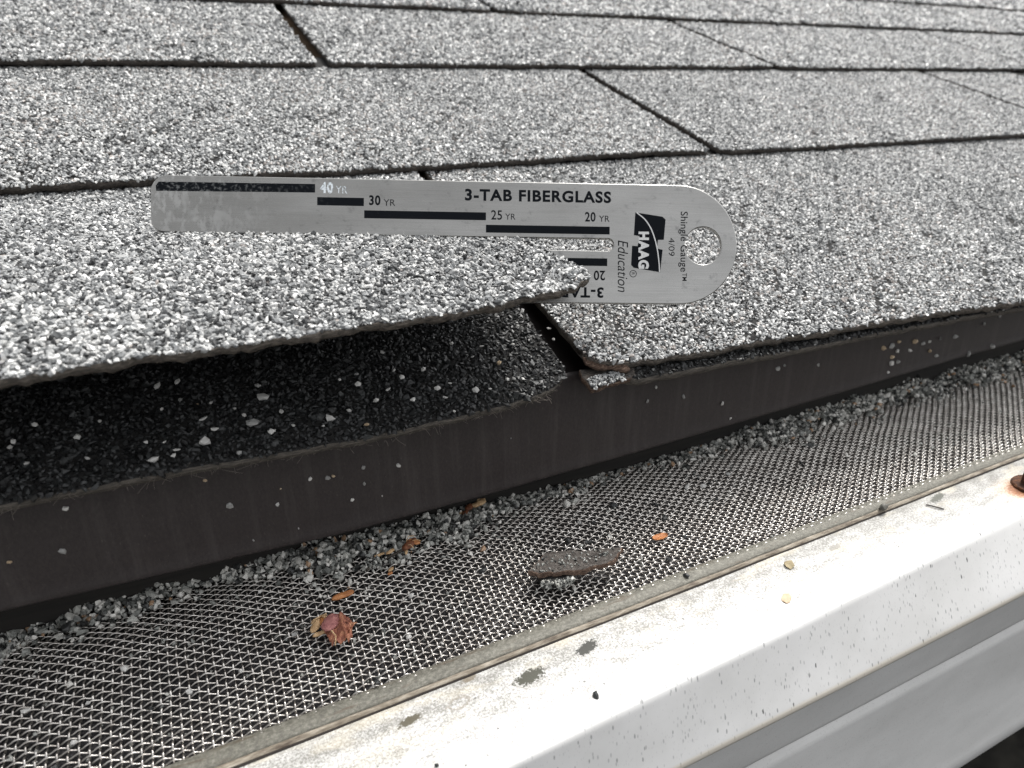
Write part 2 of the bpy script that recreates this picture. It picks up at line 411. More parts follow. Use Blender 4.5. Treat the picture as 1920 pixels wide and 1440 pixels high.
# ------------------------------------------------------------------ granules: angular grains scattered on point clouds
def scatter_group(name, mat, variants=4):
    ng = bpy.data.node_groups.new(name, 'GeometryNodeTree')
    ng.interface.new_socket('Geometry', in_out='INPUT', socket_type='NodeSocketGeometry')
    ng.interface.new_socket('Geometry', in_out='OUTPUT', socket_type='NodeSocketGeometry')
    N, L = ng.nodes, ng.links
    gi, go = N.new('NodeGroupInput'), N.new('NodeGroupOutput')
    g2i = N.new('GeometryNodeGeometryToInstance')
    for q in range(variants):
        ico = N.new('GeometryNodeMeshIcoSphere'); ico.inputs['Radius'].default_value = .5; ico.inputs['Subdivisions'].default_value = 1
        pos = N.new('GeometryNodeInputPosition')
        nz = N.new('ShaderNodeTexNoise'); nz.noise_dimensions = '4D'
        nz.inputs['W'].default_value = 3.7 * q + 1; nz.inputs['Scale'].default_value = 2.6; nz.inputs['Detail'].default_value = 1
        sub = N.new('ShaderNodeVectorMath'); sub.operation = 'SUBTRACT'; sub.inputs[1].default_value = (.5, .5, .5)
        mul = N.new('ShaderNodeVectorMath'); mul.operation = 'SCALE'; mul.inputs['Scale'].default_value = 1.1
        sp = N.new('GeometryNodeSetPosition')
        L.new(pos.outputs[0], nz.inputs['Vector']); L.new(nz.outputs['Color'], sub.inputs[0]); L.new(sub.outputs[0], mul.inputs[0])
        L.new(ico.outputs['Mesh'], sp.inputs['Geometry']); L.new(mul.outputs[0], sp.inputs['Offset'])
        ss = N.new('GeometryNodeSetShadeSmooth'); ss.inputs['Shade Smooth'].default_value = False
        L.new(sp.outputs[0], ss.inputs['Geometry'])
        sm = N.new('GeometryNodeSetMaterial'); sm.inputs['Material'].default_value = mat
        L.new(ss.outputs[0], sm.inputs['Geometry']); L.new(sm.outputs[0], g2i.inputs[0])
    iop = N.new('GeometryNodeInstanceOnPoints')
    iop.inputs['Pick Instance'].default_value = True
    e2r = N.new('FunctionNodeEulerToRotation')
    def named(nm, typ):
        a = N.new('GeometryNodeInputNamedAttribute'); a.data_type = typ; a.inputs['Name'].default_value = nm; return a.outputs['Attribute']
    L.new(named('rot', 'FLOAT_VECTOR'), e2r.inputs[0]); L.new(e2r.outputs[0], iop.inputs['Rotation'])
    L.new(named('size', 'FLOAT_VECTOR'), iop.inputs['Scale'])
    L.new(named('pick', 'INT'), iop.inputs['Instance Index'])
    L.new(gi.outputs[0], iop.inputs['Points']); L.new(g2i.outputs[0], iop.inputs['Instance'])
    L.new(iop.outputs[0], go.inputs[0])
    return ng
NG_grey = scatter_group('grey_granules', M_gran)
NG_black = scatter_group('black_granules', M_gran_black)
NG_drift = scatter_group('drift_granules', M_gran_drift)

def granules(name, pts, size, ng, parent=None, flat=.62, tilt=.5, tone=None, base_pitch=PITCH):
    n = len(pts)
    me = bpy.data.meshes.new(name)
    me.vertices.add(n); me.vertices.foreach_set('co', (np.asarray(pts) * S).ravel())
    s = np.asarray(size) * np.ones(n)
    asp = rng.uniform(.58, 1.0, n)
    sz = np.stack([s * rng.uniform(.95, 1.35, n), s * asp, s * flat * rng.uniform(.75, 1.25, n)], -1) * S
    yaw = rng.uniform(0, 2 * np.pi, n)
    rot = np.stack([rng.normal(0, tilt, n) + base_pitch, rng.normal(0, tilt, n), yaw], -1)
    tn = rng.random(n) if tone is None else tone
    for nm, typ, arr in (('rot', 'FLOAT_VECTOR', rot), ('size', 'FLOAT_VECTOR', sz)):
        a = me.attributes.new(nm, typ, 'POINT'); a.data.foreach_set('vector', arr.astype(np.float32).ravel())
    a = me.attributes.new('tone', 'FLOAT', 'POINT'); a.data.foreach_set('value', tn.astype(np.float32))
    a = me.attributes.new('pick', 'INT', 'POINT'); a.data.foreach_set('value', rng.integers(0, 4, n).astype(np.int32))
    me.update()
    o = bpy.data.objects.new(name, me); COL.objects.link(o)
    if parent: o.parent = parent
    md = o.modifiers.new('scatter', 'NODES'); md.node_group = ng
    o['kind'] = 'stuff'
    return o

def jgrid(x0, x1, y0, y1, sp):
    nx, ny = max(1, int((x1 - x0) / sp)), max(1, int((y1 - y0) / sp))
    X, Y = np.meshgrid(np.arange(nx) + .5, np.arange(ny) + .5, indexing='ij')
    X[:, ::2] += .5
    X = x0 + (X + rng.uniform(-.48, .48, X.shape)) * sp; Y = y0 + (Y + rng.uniform(-.48, .48, Y.shape)) * sp
    return X.ravel(), Y.ravel()

# ================================================================== the roof
EXPO, TAB, GAP = 127.0, 305.0, 7.0
U0 = [0.0, 145.3, 298.8, 448.2]
while len(U0) < 16: U0.append(U0[-1] + 150.0)
roof_t = empty('shingle_roof')
tag(roof_t, 'low grey asphalt shingle roof whose first course is lifted at the eave', 'roof')

LIFT_V = np.array([-10, 0, 14, 28, 38, 48, 57, 66, 80, 100, 115, 127, 160])
LIFT_W = np.array([24.7, 24.4, 23.6, 22.3, 20.3, 18.0, 15.8, 13.2, 9.0, 3.2, -1.0, -2.9, -3.6])
def lifted(u, v):
    """height of the curled tab held up by the gauge"""
    return np.interp(v, LIFT_V, LIFT_W) + .35 * vnoise(u * .045, v * .05, 2.0) * (np.clip(127 - v, 0, 127) / 127) \
        + 1.9 * np.exp(-((u + 2) / 20.0) ** 2) * np.exp(-(v / 16.0) ** 2)

def course_edge(k, u):
    """how far the butt of course k wanders off its straight line at u"""
    u = np.asarray(u, float)
    j = .7 * vnoise(u * .035, k * 2.1, k) + .5 * vnoise(u * .16, k, k + 3.0) + .4 * vnoise(u * .61, k, k + 9.0) + .25 * vnoise(u * 1.7, k, k + 2.0)
    if k == 1: return np.where(u > -2, .5 - .060 * np.clip(u, 0, 230), -.5) + j
    if k == 2: return j + np.where(u < 150, 1.0, -1.2)
    return j
def butt_lift(k, u):
    return .15 + .35 * vnoise(u * .022, k * 3.3, k * 1.7) + .2 * vnoise(u * .09, k, k)

def corner_cut(u, ul):
    """the broken lower left corner of the tab to the right of the gauge"""
    d = np.asarray(u, float) - ul
    return np.interp(d, [-1, 0, 2.5, 6, 11, 14], [7.5, 7.0, 5.0, 1.6, .3, 0])

def blunt(u, ur):
    """worn corner of the lifted tab: a few millimetres have crumbled away"""
    d = ur - np.asarray(u, float)
    return np.interp(d, [-3, 0, 1.2, 3.0, 5.5, 8.0, 10], [6.0, 5.2, 3.4, 2.6, .9, .7, 0]) + .5 * np.exp(-(d - 16) ** 2 / 6) + .6 * np.exp(-(d - 29) ** 2 / 5)

def tab_surface(k, lift):
    v0 = (k - 1) * EXPO
    def f(u, v):
        if lift: return lifted(u, v)
        t = (v - v0) / EXPO
        return -3.05 * t + butt_lift(k, u) * np.clip(1 - t * 1.3, 0, 1) ** 2 + .22 * vnoise(u * .03, v * .03, k)
    return f, v0

NEAR = {1: (-200, 450, .84), 2: (-215, 560, .93), 3: (-240, 860, 1.28), 4: (-250, 1100, 1.95), 5: (-230, 1300, 2.6)}
def build_tab(k, ul, ur, lift=False, broken=False):
    f, v0 = tab_surface(k, lift)
    near = k <= 3 and ur > -330 and ul < 900
    nx, ny = ((240, 40) if k == 1 else (110, 34)) if near else (14, 6)
    depth = EXPO + 22
    uu = np.linspace(ul, ur, nx); tt = np.linspace(0, 1, ny)
    Ug, T = np.meshgrid(uu, tt, indexing='ij')
    lo = v0 + course_edge(k, Ug)
    if broken: lo = lo + corner_cut(Ug, ul)
    if lift: lo = lo + blunt(Ug, ur)
    V = lo + T * (v0 + depth - lo)
    Ug = Ug.copy()
    if near:                                     # hand-cut side edges
        amp = 1.0 if lift else .45
        Ug[0] += amp * .6 * vnoise(V[0] * .3, k, 1.0) + .3 * vnoise(V[0] * 1.1, k, 5.0)
        Ug[-1] += amp * .9 * vnoise(V[-1] * .22, k, 4.0) + amp * .7 * vnoise(V[-1] * .9, k, 2.0)
        if lift: Ug[-1] -= 3.0 * np.exp(-((V[-1] - 20) / 7.0) ** 2) - 1.6 * np.exp(-((V[-1] - 3) / 5.0) ** 2)
    if broken: Ug[0] += np.clip(2.6 - .012 * V[0], 1.2, 3)
    W = f(Ug, V)
    top = roof(Ug, V, W)
    if lift:
        dw = (f(Ug, V + .5) - f(Ug, V - .5))
        nrm = roof(0 * Ug, -dw, np.ones_like(dw)); nrm /= np.linalg.norm(nrm, axis=-1, keepdims=True)
        tv = nrm * (1.8 + .45 * vnoise(Ug * .5, V * .7, 3.0) + .25 * vnoise(Ug * 1.6, V, 1.0))[..., None]
    else:
        tv = roof(0 * Ug, 0 * Ug, (2.3 + .5 * vnoise(Ug * .3, V * .7, k) + .3 * vnoise(Ug * 1.4, V, 1.0)) if near else 0 * Ug + 2.6)
    vv, ff, fl = sheet(top, tv)
    ng_near = k in NEAR and ur > NEAR[k][0] and ul < NEAR[k][1]
    o = mesh_obj('shingle', vv, ff, [M_bed if ng_near and ul >= NEAR[k][0] - 90 and ur <= NEAR[k][1] + 300 and k <= 3 else M_shingle, M_curl_edge if k == 1 else M_edge], roof_t, mat_idx=fl)
    if ng_near:
        a, b, sp = NEAR[k]
        a, b = max(a, ul - .3), min(b, ur + .3)
        if b - a > 4:
            gu, gv = jgrid(a, b, v0 - (17 if k == 1 else 2.5), v0 + EXPO + 2.5, sp)
            lim = course_edge(k, gu) + v0 + (corner_cut(gu, ul) if broken else 0) + (blunt(gu, ur) if lift else 0)
            keep = gv > lim - .25
            if lift:
                right = ur - 3.0 * np.exp(-((gv - 20) / 7.0) ** 2) + 1.6 * np.exp(-((gv - 3) / 5.0) ** 2) + .9 * vnoise(gv * .22, k, 4.0) + .7 * vnoise(gv * .9, k, 2.0)
                keep &= gu < right + .3
            if broken: keep &= gu > ul + np.clip(2.6 - .012 * gv, 1.2, 3) - .3
            # bare patches where the granules have washed off
            bare = vnoise(gu * .11 + 3 * k, gv * .13, k * 2.3) + 1.0 * vnoise(gu * .45, gv * .5, k)
            keep &= ~((bare < -1.02) & (rng.random(len(gu)) < .75)) & (rng.random(len(gu)) < .97)
            gu, gv = gu[keep], gv[keep]
            n = len(gu)
            size = np.clip(rng.lognormal(math.log(sp * 1.25), .27, n), sp * .6, sp * 2.1)
            tone = np.clip(rng.random(n) + .09 * vnoise(gu * .05, gv * .06, k + 1.0) + .05 * vnoise(gu * .012, gv * .02, ul) - (.11 if lift else -.015), 0, .999)
            edge = gv < lim[keep] + 2.0
            tone = np.where(edge & (tone < .4) & (rng.random(n) < .6), tone + .3, tone)
            p = roof(gu, gv, f(gu, gv) + .12 * sp + rng.uniform(-.12, .18, n) * sp)
            granules('granules', p, size, NG_grey, o, tone=tone, tilt=.55, flat=.66)
    return o

for k_ in range(1, 15):
    for n_ in range(-4, 8):
        ul = U0[k_ - 1] + n_ * TAB
        ur = ul + TAB - GAP + (2.0 if k_ == 1 else 0)
        if k_ == 1 and n_ == 0: ur += TAB                  # the eave course goes on without a cutout here
        if k_ == 1 and n_ == 1: continue
        if ur < -900 or ul > 2300: continue
        if k_ == 1 and n_ == -1:
            t = build_tab(1, ul, -3.6, lift=True)
            t['label'] = 'curled shingle tab lifted off the eave with frayed edge'
        elif k_ == 1 and n_ == 0:
            t = build_tab(1, ul, ur, broken=True)
            t['label'] = 'shingle tab with a broken lower corner'
        else:
            build_tab(k_, ul, ur)

# deck, fascia board
vv, ff, fl = sheet(roof(*np.meshgrid([-2500., 3500.], [14., 4200.], indexing='ij'), -10.0), roof(0, 0, 16.0))
mesh_obj('roof_deck', vv, ff, M_ply, roof_t)
vv, ff, fl = sheet(roof(*np.meshgrid([-2500., 3500.], [1900., 4200.], indexing='ij'), -4.5), roof(0, 0, 4.0))
mesh_obj('roofing_felt', vv, ff, M_bed, roof_t)
P = np.array([[x, y, z] for x in (-900., 1600.) for y in (19., 38.) for z in (-190., -14.)])
mesh_obj('fascia_board', P, [(0, 1, 3, 2), (4, 6, 7, 5), (0, 4, 5, 1), (2, 3, 7, 6), (1, 5, 7, 3), (0, 2, 6, 4)], M_wood, roof_t)

# starter shingles under the first course
def starter(ul, ur, edge_u, edge_v, w_top, thick, end_round, name='starter_shingle'):
    nx, ny = 150, 30
    Ug, T = np.meshgrid(np.linspace(ul, ur, nx), np.linspace(0, 1, ny) ** 1.3, indexing='ij')
    lo = np.interp(Ug, edge_u, edge_v) + .25 * vnoise(Ug * .12, 1, 3.0) + .2 * vnoise(Ug * .5, 2, 1.0)
    V = lo + T * (135 - lo)
    Ug = Ug.copy()
    side = 0 if end_round < 0 else -1
    Ug[side] += .5 * vnoise(V[side] * .3, 3, 2.0) + .3 * vnoise(V[side] * .9, 3, 1.0)
    Wv = w_top(Ug, V)
    vv, ff, fl = sheet(roof(Ug, V, Wv), roof(0, 0, thick))
    return mesh_obj(name, vv, ff, [M_bed, M_fibre_edge], roof_t, mat_idx=fl)
k = NB('fibrous starter edge'); nn = k.noise(k.coord((.35, 2, 2)), 1.3, 4, .75)
k.set(color=k.ramp(nn, [(.3, (.03, .026, .023)), (.55, (.10, .088, .075)), (.75, (.21, .185, .155))]), rough=.9).bump(nn, .8, .6); M_fibre_edge = k.m
SL_U, SL_V = [-330, -127, -95, -57, -25, -16, -9, -4.5, -2.6], [-.3, -.4, -1.6, -3.9, -2.6, -1.5, .1, 3.4, 6.5]
SR_U, SR_V = [6.5, 10, 14, 72, 118, 175, 400], [2.0, -1.8, -3.9, -5.5, -6.5, -8.6, -14]
wl_ = lambda u, v: -4.0 + .35 * vnoise(u * .05, v * .06, 4.0) - .012 * np.clip(v, 0, 60) * 0
wr_ = lambda u, v: -3.55 + .12 * vnoise(u * .05, v * .06, 2.0)
s_left = starter(-330, -2.6, SL_U, SL_V, wl_, 1.9, 1)
s_right = starter(6.5, 400, SR_U, SR_V, wr_, 2.3, -1)
gu, gv = jgrid(-190, -2.4, -5, 62, .98)
lim = np.interp(gu, SL_U, SL_V)
keep = (gv > lim - .2) & (rng.random(len(gu)) < .96); gu, gv = gu[keep], gv[keep]; n = len(gu)
tone = np.clip(rng.random(n) * .97 + np.clip((gu + 38) / 36, 0, 1) * .07, 0, .999)
granules('granules', roof(gu, gv, wl_(gu, gv) + .12 + rng.uniform(-.1, .2, n)), np.clip(rng.lognormal(math.log(1.18), .3, n), .6, 2.3), NG_black, s_left, tone=tone, tilt=.6)
gu, gv = jgrid(6.5, 330, -14, 8, 1.1)
keep = gv > np.interp(gu, SR_U, SR_V) - .2; gu, gv = gu[keep], gv[keep]; n = len(gu)
granules('granules', roof(gu, gv, wr_(gu, gv) + .1), np.clip(rng.lognormal(math.log(1.1), .3, n), .5, 2), NG_black, s_right, tilt=.6)

# frayed glass fibres along the cut edges
def fibres(parent, ulist, fv, fw, length, n, zdir):
    paths = []
    for _ in range(n):
        u = rng.uniform(*ulist)
        p0 = roof(u, fv(u) + rng.uniform(-.2, .6), fw(u) - rng.uniform(.2, 1.6))
        L = rng.gamma(2.0, length / 2.0)
        d = np.array([rng.normal(0, 1.0), -abs(rng.normal(.45, .3)), rng.normal(zdir, .35)]); d /= np.linalg.norm(d)
        c = np.array([rng.normal(0, .35), rng.normal(0, .3), rng.normal(-.15, .25)])
        tt = np.linspace(0, 1, 6)[:, None]
        paths.append(p0 + d * L * tt + c * L * tt ** 2)
    v, f = tubes(paths, .03, 3)
    o = mesh_obj('frayed_fibres', v, f, M_fibre, parent); o['kind'] = 'stuff'
fibres(s_left, (-135, -8), lambda u: np.interp(u, SL_U, SL_V), lambda u: -4.3, 1.0, 260, -.25)
fibres(s_left, (-32, -8), lambda u: np.interp(u, SL_U, SL_V), lambda u: -4.3, 1.1, 30, -.2)

# the torn corner that hangs under the broken tab
X, T = np.meshgrid(np.linspace(0, 1, 16), np.linspace(0, 1, 9), indexing='ij')
Uc = .2 + X * 14.0 + .5 * vnoise(T * 6, X * 3, 2.0)
Vc = -3.2 + T * (7.5 - 3.5 * X) + .5 * vnoise(X * 9, T * 2, 1.0) + 1.2 * (X - .5) ** 2
Wc = -2.9 - 1.5 * (1 - X) + .6 * T + .25 * vnoise(X * 7, T * 5, 3.0)
vv, ff, fl = sheet(roof(Uc, Vc, Wc), roof(0, 0, 1.5))
torn = mesh_obj('torn_corner', vv, ff, [M_edge, M_torn], roof_t, mat_idx=fl)
torn['label'] = 'broken off shingle corner hanging in the cutout'
xx = rng.random(150) ** .8 * .75; tt = rng.random(150) * .7
gp = roof(.6 + xx * 13, -3.6 + tt * 5.5, -2.9 - 1.5 * (1 - xx) + .6 * tt + .3)
granules('granules', gp, rng.uniform(.7, 1.4, 150), NG_grey, torn, tone=rng.random(150) * .9)
# brown broken rim of the tab above it
X, T = np.meshgrid(np.linspace(0, 1, 18), np.linspace(0, 1, 6), indexing='ij')
Ur = 1.8 + X * 10.5
rim = corner_cut(Ur, 0)
vv, ff, fl = sheet(roof(Ur, .2 + rim - T * (1.8 + 1.1 * np.sin(X * 9) * .6) , -.7 - T * .9 + .3 * vnoise(X * 12, T * 4, 1.0)), roof(0, 0, .8))
mesh_obj('broken_rim', vv, ff, M_torn, roof_t)

# drip edge
DX = np.array([-900, -136, -66, -25, 25, 105, 175, 260, 1600]); DZ = np.array([-31.7, -31.7, -35.0, -35.1, -34.2, -32.1, -30.4, -29.4, -29.4])
def drip_shift(x, y, z):
    t = np.clip((-z - 10) / 24, 0, 1.06)
    return .12 * vnoise(x * .03, z * .1, 1.0), (np.interp(x, DX, DZ) + 34.0) * t
prof = [(118, 38.0), (30, 3.6), (10.2, -3.6), (9.0, -4.2), (8.3, -5.2), (8.0, -7.0), (8.0, -14), (8.0, -22), (8.0, -29), (7.9, -32.5), (7.5, -33.6), (7.7, -34.0), (8.6, -33.8), (9.4, -31.0)]
vv, ff = extrude([(a, b - 3.0 if a > 9.5 else b) for a, b in prof], np.r_[np.linspace(-900, -160, 12), np.linspace(-150, 320, 120), np.linspace(340, 1600, 20)], drip_shift)
drip = mesh_obj('drip_edge', vv, ff, M_drip, roof_t, smooth=True)

# ================================================================== gutter
gut = empty('gutter', (0, -52, -51))
tag(gut, 'weathered white metal gutter along the eave, speckled with grime', 'gutter')
GXS = np.r_[np.linspace(-900, -160, 14), np.linspace(-150, 330, 140), np.linspace(350, 1600, 30)]
def gut_shift(x, y, z):
    xx = np.clip(x, -170, 260)
    m = np.where(z < -51.9, np.clip((z + 70.0) / 17.5, 0, 1), np.clip(1 - (y + 52.0) / 18.0, 0, 1)) * ((y < -27) & (z > -72))
    return .036 * (xx - 20) * m + .0145 * (xx + 20) * (y > -36) * (z > -53) + .10 * vnoise(x * .02, y, 1.0), .10 * vnoise(x * .025, y * .2, 3.0)
top_prof = [(-27.0, -53.2), (-27.4, -51.9), (-29.0, -51.5), (-33, -51.5), (-38, -51.52), (-44, -51.55), (-49, -51.6), (-52.0, -51.75)]
lip_prof = [(-52.0, -51.75), (-53.0, -52.0), (-53.6, -52.7), (-53.95, -53.6), (-54.2, -54.4), (-57.0, -62.8), (-59.1, -69.0), (-59.7, -70.5), (-59.95, -71.4), (-59.7, -72.4), (-58.6, -72.8)]
face_prof = [(-58.6, -72.8), (-56.8, -73.6), (-55.7, -75.0), (-55.5, -76.0), (-54.4, -84), (-53.0, -95.5), (-52.7, -97.2), (-51.6, -98.0), (-51.7, -98.8), (-53.2, -99.8), (-53.4, -102), (-53.6, -108), (-54.8, -125), (-55.8, -145.0), (-56.5, -147.4), (-56.9, -149.5), (-56.6, -154.0), (-55.6, -155.6), (-52, -156)]
trough_prof = [(-52, -156), (-30, -156.4), (0, -156.2), (14, -155.8), (16.5, -154), (17.0, -130), (17.0, -56)]
def part_strip(name, prof, mat, back=.8):
    v, f = extrude([(a + 0, b) for a, b in prof], GXS, gut_shift)
    v = v - np.array([0, -52, -51])
    o = mesh_obj(name, v, f, mat, gut, smooth=True)
    md = o.modifiers.new('sheet metal', 'SOLIDIFY'); md.thickness = .6 * S; md.offset = 1.0 if name != 'gutter_trough' else 0
    return o
# the painted marks are placed in eave coordinates, so the strips keep their origin at the eave line
for nm, pr, mt in (('gutter_flange', top_prof, M_gutter), ('gutter_lip', lip_prof, M_gutter_face), ('gutter_face', face_prof, M_gutter_low), ('gutter_trough', trough_prof, M_gutter_face)):
    v, f = extrude(pr, GXS, gut_shift)
    o = mesh_obj(nm, v, f, mt, smooth=True)
    o.parent = gut
    o.matrix_parent_inverse = Matrix.Translation([0, 52 * S, 51 * S])

# rusty bolt in the flange (a part of the gutter)
def lathe(prof, seg, center, twist=0.0):
    V, F = [], []
    for i, (r, z) in enumerate(prof):
        for s in range(seg):
            a = 2 * math.pi * s / seg + twist
            V.append((center[0] + r * math.cos(a), center[1] + r * math.sin(a), center[2] + z))
    for i in range(len(prof) - 1):
        for s in range(seg):
            s2 = (s + 1) % seg
            F.append((i * seg + s, i * seg + s2, (i + 1) * seg + s2, (i + 1) * seg + s))
    F.append(tuple((len(prof) - 1) * seg + s for s in range(seg)))
    return V, F
bc = np.array([142.0, -42.9, -51.5])
V, F = lathe([(6.2, -.3), (6.5, .3), (6.2, .9), (4.6, 1.2), (2.0, 1.2)], 28, bc)
V = [tuple(np.array(p) + rng.normal(0, .07, 3)) for p in V]
bolt = mesh_obj('bolt', V, F, M_rust)
bolt.parent = gut; bolt.matrix_parent_inverse = Matrix.Translation([0, 52 * S, 51 * S])
bolt['label'] = 'rusty hex bolt with washer and rust stain'
V, F = [], []
prof = [(4.25, 1.2), (4.3, 4.6), (3.95, 5.3), (2.6, 5.55), (.6, 5.5)]
V, F = lathe(prof, 6, bc, .35)
head = mesh_obj('bolt_head', V, F, M_rust, bolt)

# ================================================================== gutter guard
def zmesh(y, x=0):
    t = np.clip((np.asarray(y, float) + 28.6) / 54.6, 0, 1)
    return -50 + 4.5 * np.sin(np.pi * t ** 1.3) + (.45 * vnoise(np.asarray(x, float) * .03, y * .08, 2.0) + .30 * vnoise(np.asarray(x, float) * .11, y * .17, 5.0)) * np.sin(np.pi * t)
guard = empty('gutter_guard', (0, -27, -50))
tag(guard, 'woven wire gutter guard with grey metal rails under the eave', 'gutter guard')
def gchild(o):
    o.parent = guard; o.matrix_parent_inverse = Matrix.Translation([0, 27 * S, 50 * S]); return o
PX, PY, AMP, RW = 1.76, 1.19, .38, .20
MX0, MX1 = -190.0, 345.0
NB_, NA_ = int((MX1 - MX0) / PX), int(54.6 / PY)
sub = 4
def wires(paths_x, axis, sides=6):
    """paths_x: (n, m, 3) points; wires run along 'axis'"""
    n, m, _ = paths_x.shape
    ang = np.arange(sides) / sides * 2 * np.pi
    ring = np.zeros((sides, 3))
    if axis == 0: ring[:, 1], ring[:, 2] = np.cos(ang), np.sin(ang)
    else: ring[:, 0], ring[:, 2] = np.cos(ang), np.sin(ang)
    V = (paths_x[:, :, None, :] + RW * ring).reshape(-1, 3)
    a, i, s = np.meshgrid(np.arange(n), np.arange(m - 1), np.arange(sides), indexing='ij')
    s2 = (s + 1) % sides
    b0 = (a * m + i) * sides; b1 = b0 + sides
    F = np.stack([b0 + s, b0 + s2, b1 + s2, b1 + s], -1).reshape(-1, 4)
    return V, F
yrow = -28.9 + np.arange(NA_ + 1) * PY
def row_y(j, x): return yrow[j] + .30 * vnoise(x * .04, yrow[j] * .15, 1.0) + .12 * vnoise(x * .21, yrow[j] * .6, 4.0) + .010 * (np.clip(x, -170, 260) + 20) * (1 - (j / NA_))
def col_x(i, y): return MX0 + i * PX + .40 * vnoise(y * .07, i * .05, 3.0) + .10 * vnoise(y * .6, i * 1.7, 1.0)
J, XI = np.meshgrid(np.arange(NA_ + 1), np.arange(NB_ * sub + 1), indexing='ij')
xx = MX0 + XI * PX / sub
yy = row_y(J, xx)
zz = zmesh(yy, xx) + AMP * np.cos(np.pi * (XI / sub + J))
VA, FA = wires(np.stack([xx, yy, zz], -1), 0)
sb = 3
I, YJ = np.meshgrid(np.arange(NB_ + 1), np.arange(NA_ * sb + 1), indexing='ij')
j0 = np.clip(YJ // sb, 0, NA_ - 1); fr = YJ / sb - j0
x_ = MX0 + I * PX
yb = row_y(j0, x_) * (1 - fr) + row_y(j0 + 1, x_) * fr
xb = col_x(I, yb)
zb = zmesh(yb, xb) - AMP * np.cos(np.pi * (I + YJ / sb))
VB, FB = wires(np.stack([xb, yb, zb], -1), 1)
wm = gchild(mesh_obj('wire_mesh', np.concatenate([VA, VB]), np.concatenate([FA, FB + len(VA)]), M_wire, smooth=True))
wm['kind'] = 'stuff'
# pan under the mesh, full of dirt
Xp, Yp = np.meshgrid(np.linspace(-400, 700, 220), np.linspace(-28.8, 28, 24), indexing='ij')
Zp = zmesh(Yp, Xp) - 1.7 + .5 * vnoise(Xp * .2, Yp * .25, 1.0)
vv, ff, fl = sheet(np.stack([Xp, Yp, Zp], -1), np.array([0, 0, .6]))
gchild(mesh_obj('guard_pan', vv, ff, M_pan))
rx = np.r_[np.linspace(-900, -170, 8), np.linspace(-160, 340, 160), np.linspace(360, 1600, 16)]
rsh = lambda x, y, z: (.0145 * (np.clip(x, -170, 260) + 20) + .10 * vnoise(x * .08, y, 1.0), .08 * vnoise(x * .1, y, 2.0))
v, f = extrude([(-28.0, -50.6), (-28.1, -49.6), (-28.4, -49.4), (-30.2, -49.7), (-31.6, -50.0), (-31.9, -50.3), (-31.95, -50.6)], rx, rsh)
gchild(mesh_obj('front_rail', v, f, M_rail, smooth=True))
v, f = extrude([(-31.7, -50.5), (-32.0, -50.4), (-32.5, -50.6), (-32.75, -51.0)], rx, rsh)
gchild(mesh_obj('sealant_bead', v, f, M_seal, smooth=True))
v, f = extrude([(-32.6, -50.95), (-32.9, -51.2), (-33.0, -51.47)], rx, rsh)
gchild(mesh_obj('rail_joint', v, f, M_gap, smooth=True))
v, f = extrude([(23.6, -49.0), (23.8, -48.3), (24.4, -48.0), (27.5, -47.6), (28.6, -47.4), (29.0, -46.6), (29.2, -44.0)], rx, lambda x, y, z: (.1 * vnoise(x * .05, y, 4.0), .1 * vnoise(x * .06, y, 1.0)))
gchild(mesh_obj('back_rail', v, f, M_back, smooth=True))

# ------------------------------------------------------------------ loose granules washed down onto the guard
WX = np.array([-200, -134, -120, -105, -90, -76, -66, -51, -34, -20, -7, 11, 35, 51, 72, 95, 125, 158, 190, 219, 345])
WW = np.array([17, 17, 16, 12, 14, 18, 23, 26, 22, 18, 16, 14, 13, 15, 20, 21, 19, 18, 20, 21, 21])
HH = np.array([5.0, 5.6, 8.2, 10.2, 9.4, 8.2, 6.4, 6.0, 5.2, 4.6, 3.4, 1.5, 1.0, 1.8, 5.0, 6.4, 7.4, 8.4, 8.6, 8.6, 8.6])
n = 62000
gx = rng.uniform(-195, 340, n); t = rng.random(n)
wd = 1.28 * np.interp(gx, WX, WW) * (1 + .28 * vnoise(gx * .16, 1, 2.0))
gy = 28.5 - t * wd
dens = np.clip(1.35 - t * 1.5, .05, 1) * (1 - .35 * (t > .75))
gap = (np.abs(gx - 38) < 30) & (gy > 22.5)                  # bare stretches of the back rail
gap |= (gx < -116) & (gy > 22)
keep = (rng.random(n) < dens) & ~(gap & (rng.random(n) < .93))
gx, gy, t = gx[keep], gy[keep], t[keep]
bk = rng.random(len(gx)) < .30                                 # heaped behind the back rail, up under the drip edge
zbk = -47.5 + np.interp(gx, [-200, -140, -120, -105, -85, -64, -39, -4, 35, 82, 124, 167, 224, 345], [5, 5.2, 6.2, 7.2, 7.2, 5.4, 4.8, 4.2, 3.4, 4.8, 7.2, 8.2, 8.4, 8.4]) * rng.random(len(gx)) ** .5 * (1 + .15 * vnoise(gx * .3, 1, 4.0))
lump = 1 + .25 * vnoise(gx * .22, gy * .3, 5.0)
hmax = np.interp(gx, WX, HH) * np.clip(1 - t * 1.15, 0, 1) * lump
gz = np.maximum(zmesh(gy, gx), np.where(gy > 24, -47.9, -60)) + .35 + (.35 + .65 * rng.random(len(gx))) * hmax
gy = np.where(bk, np.where(np.abs(gx - 38) < 30, rng.uniform(25.2, 31, len(gx)), rng.uniform(20.5, 30, len(gx))), gy); gz = np.where(bk, zbk * 1.0, gz)
drift = granules('granule_drift', np.stack([gx, gy, gz], -1), np.clip(rng.lognormal(math.log(1.25), .34, len(gx)), .55, 2.6), NG_drift, tilt=.8, flat=.75, base_pitch=0)
tag(drift, 'drift of loose grey roofing granules piled along the back of the guard', 'granules')
n = 6500
gx = rng.uniform(-180, 330, n); gy = 22 - 49 * rng.random(n) ** 1.5
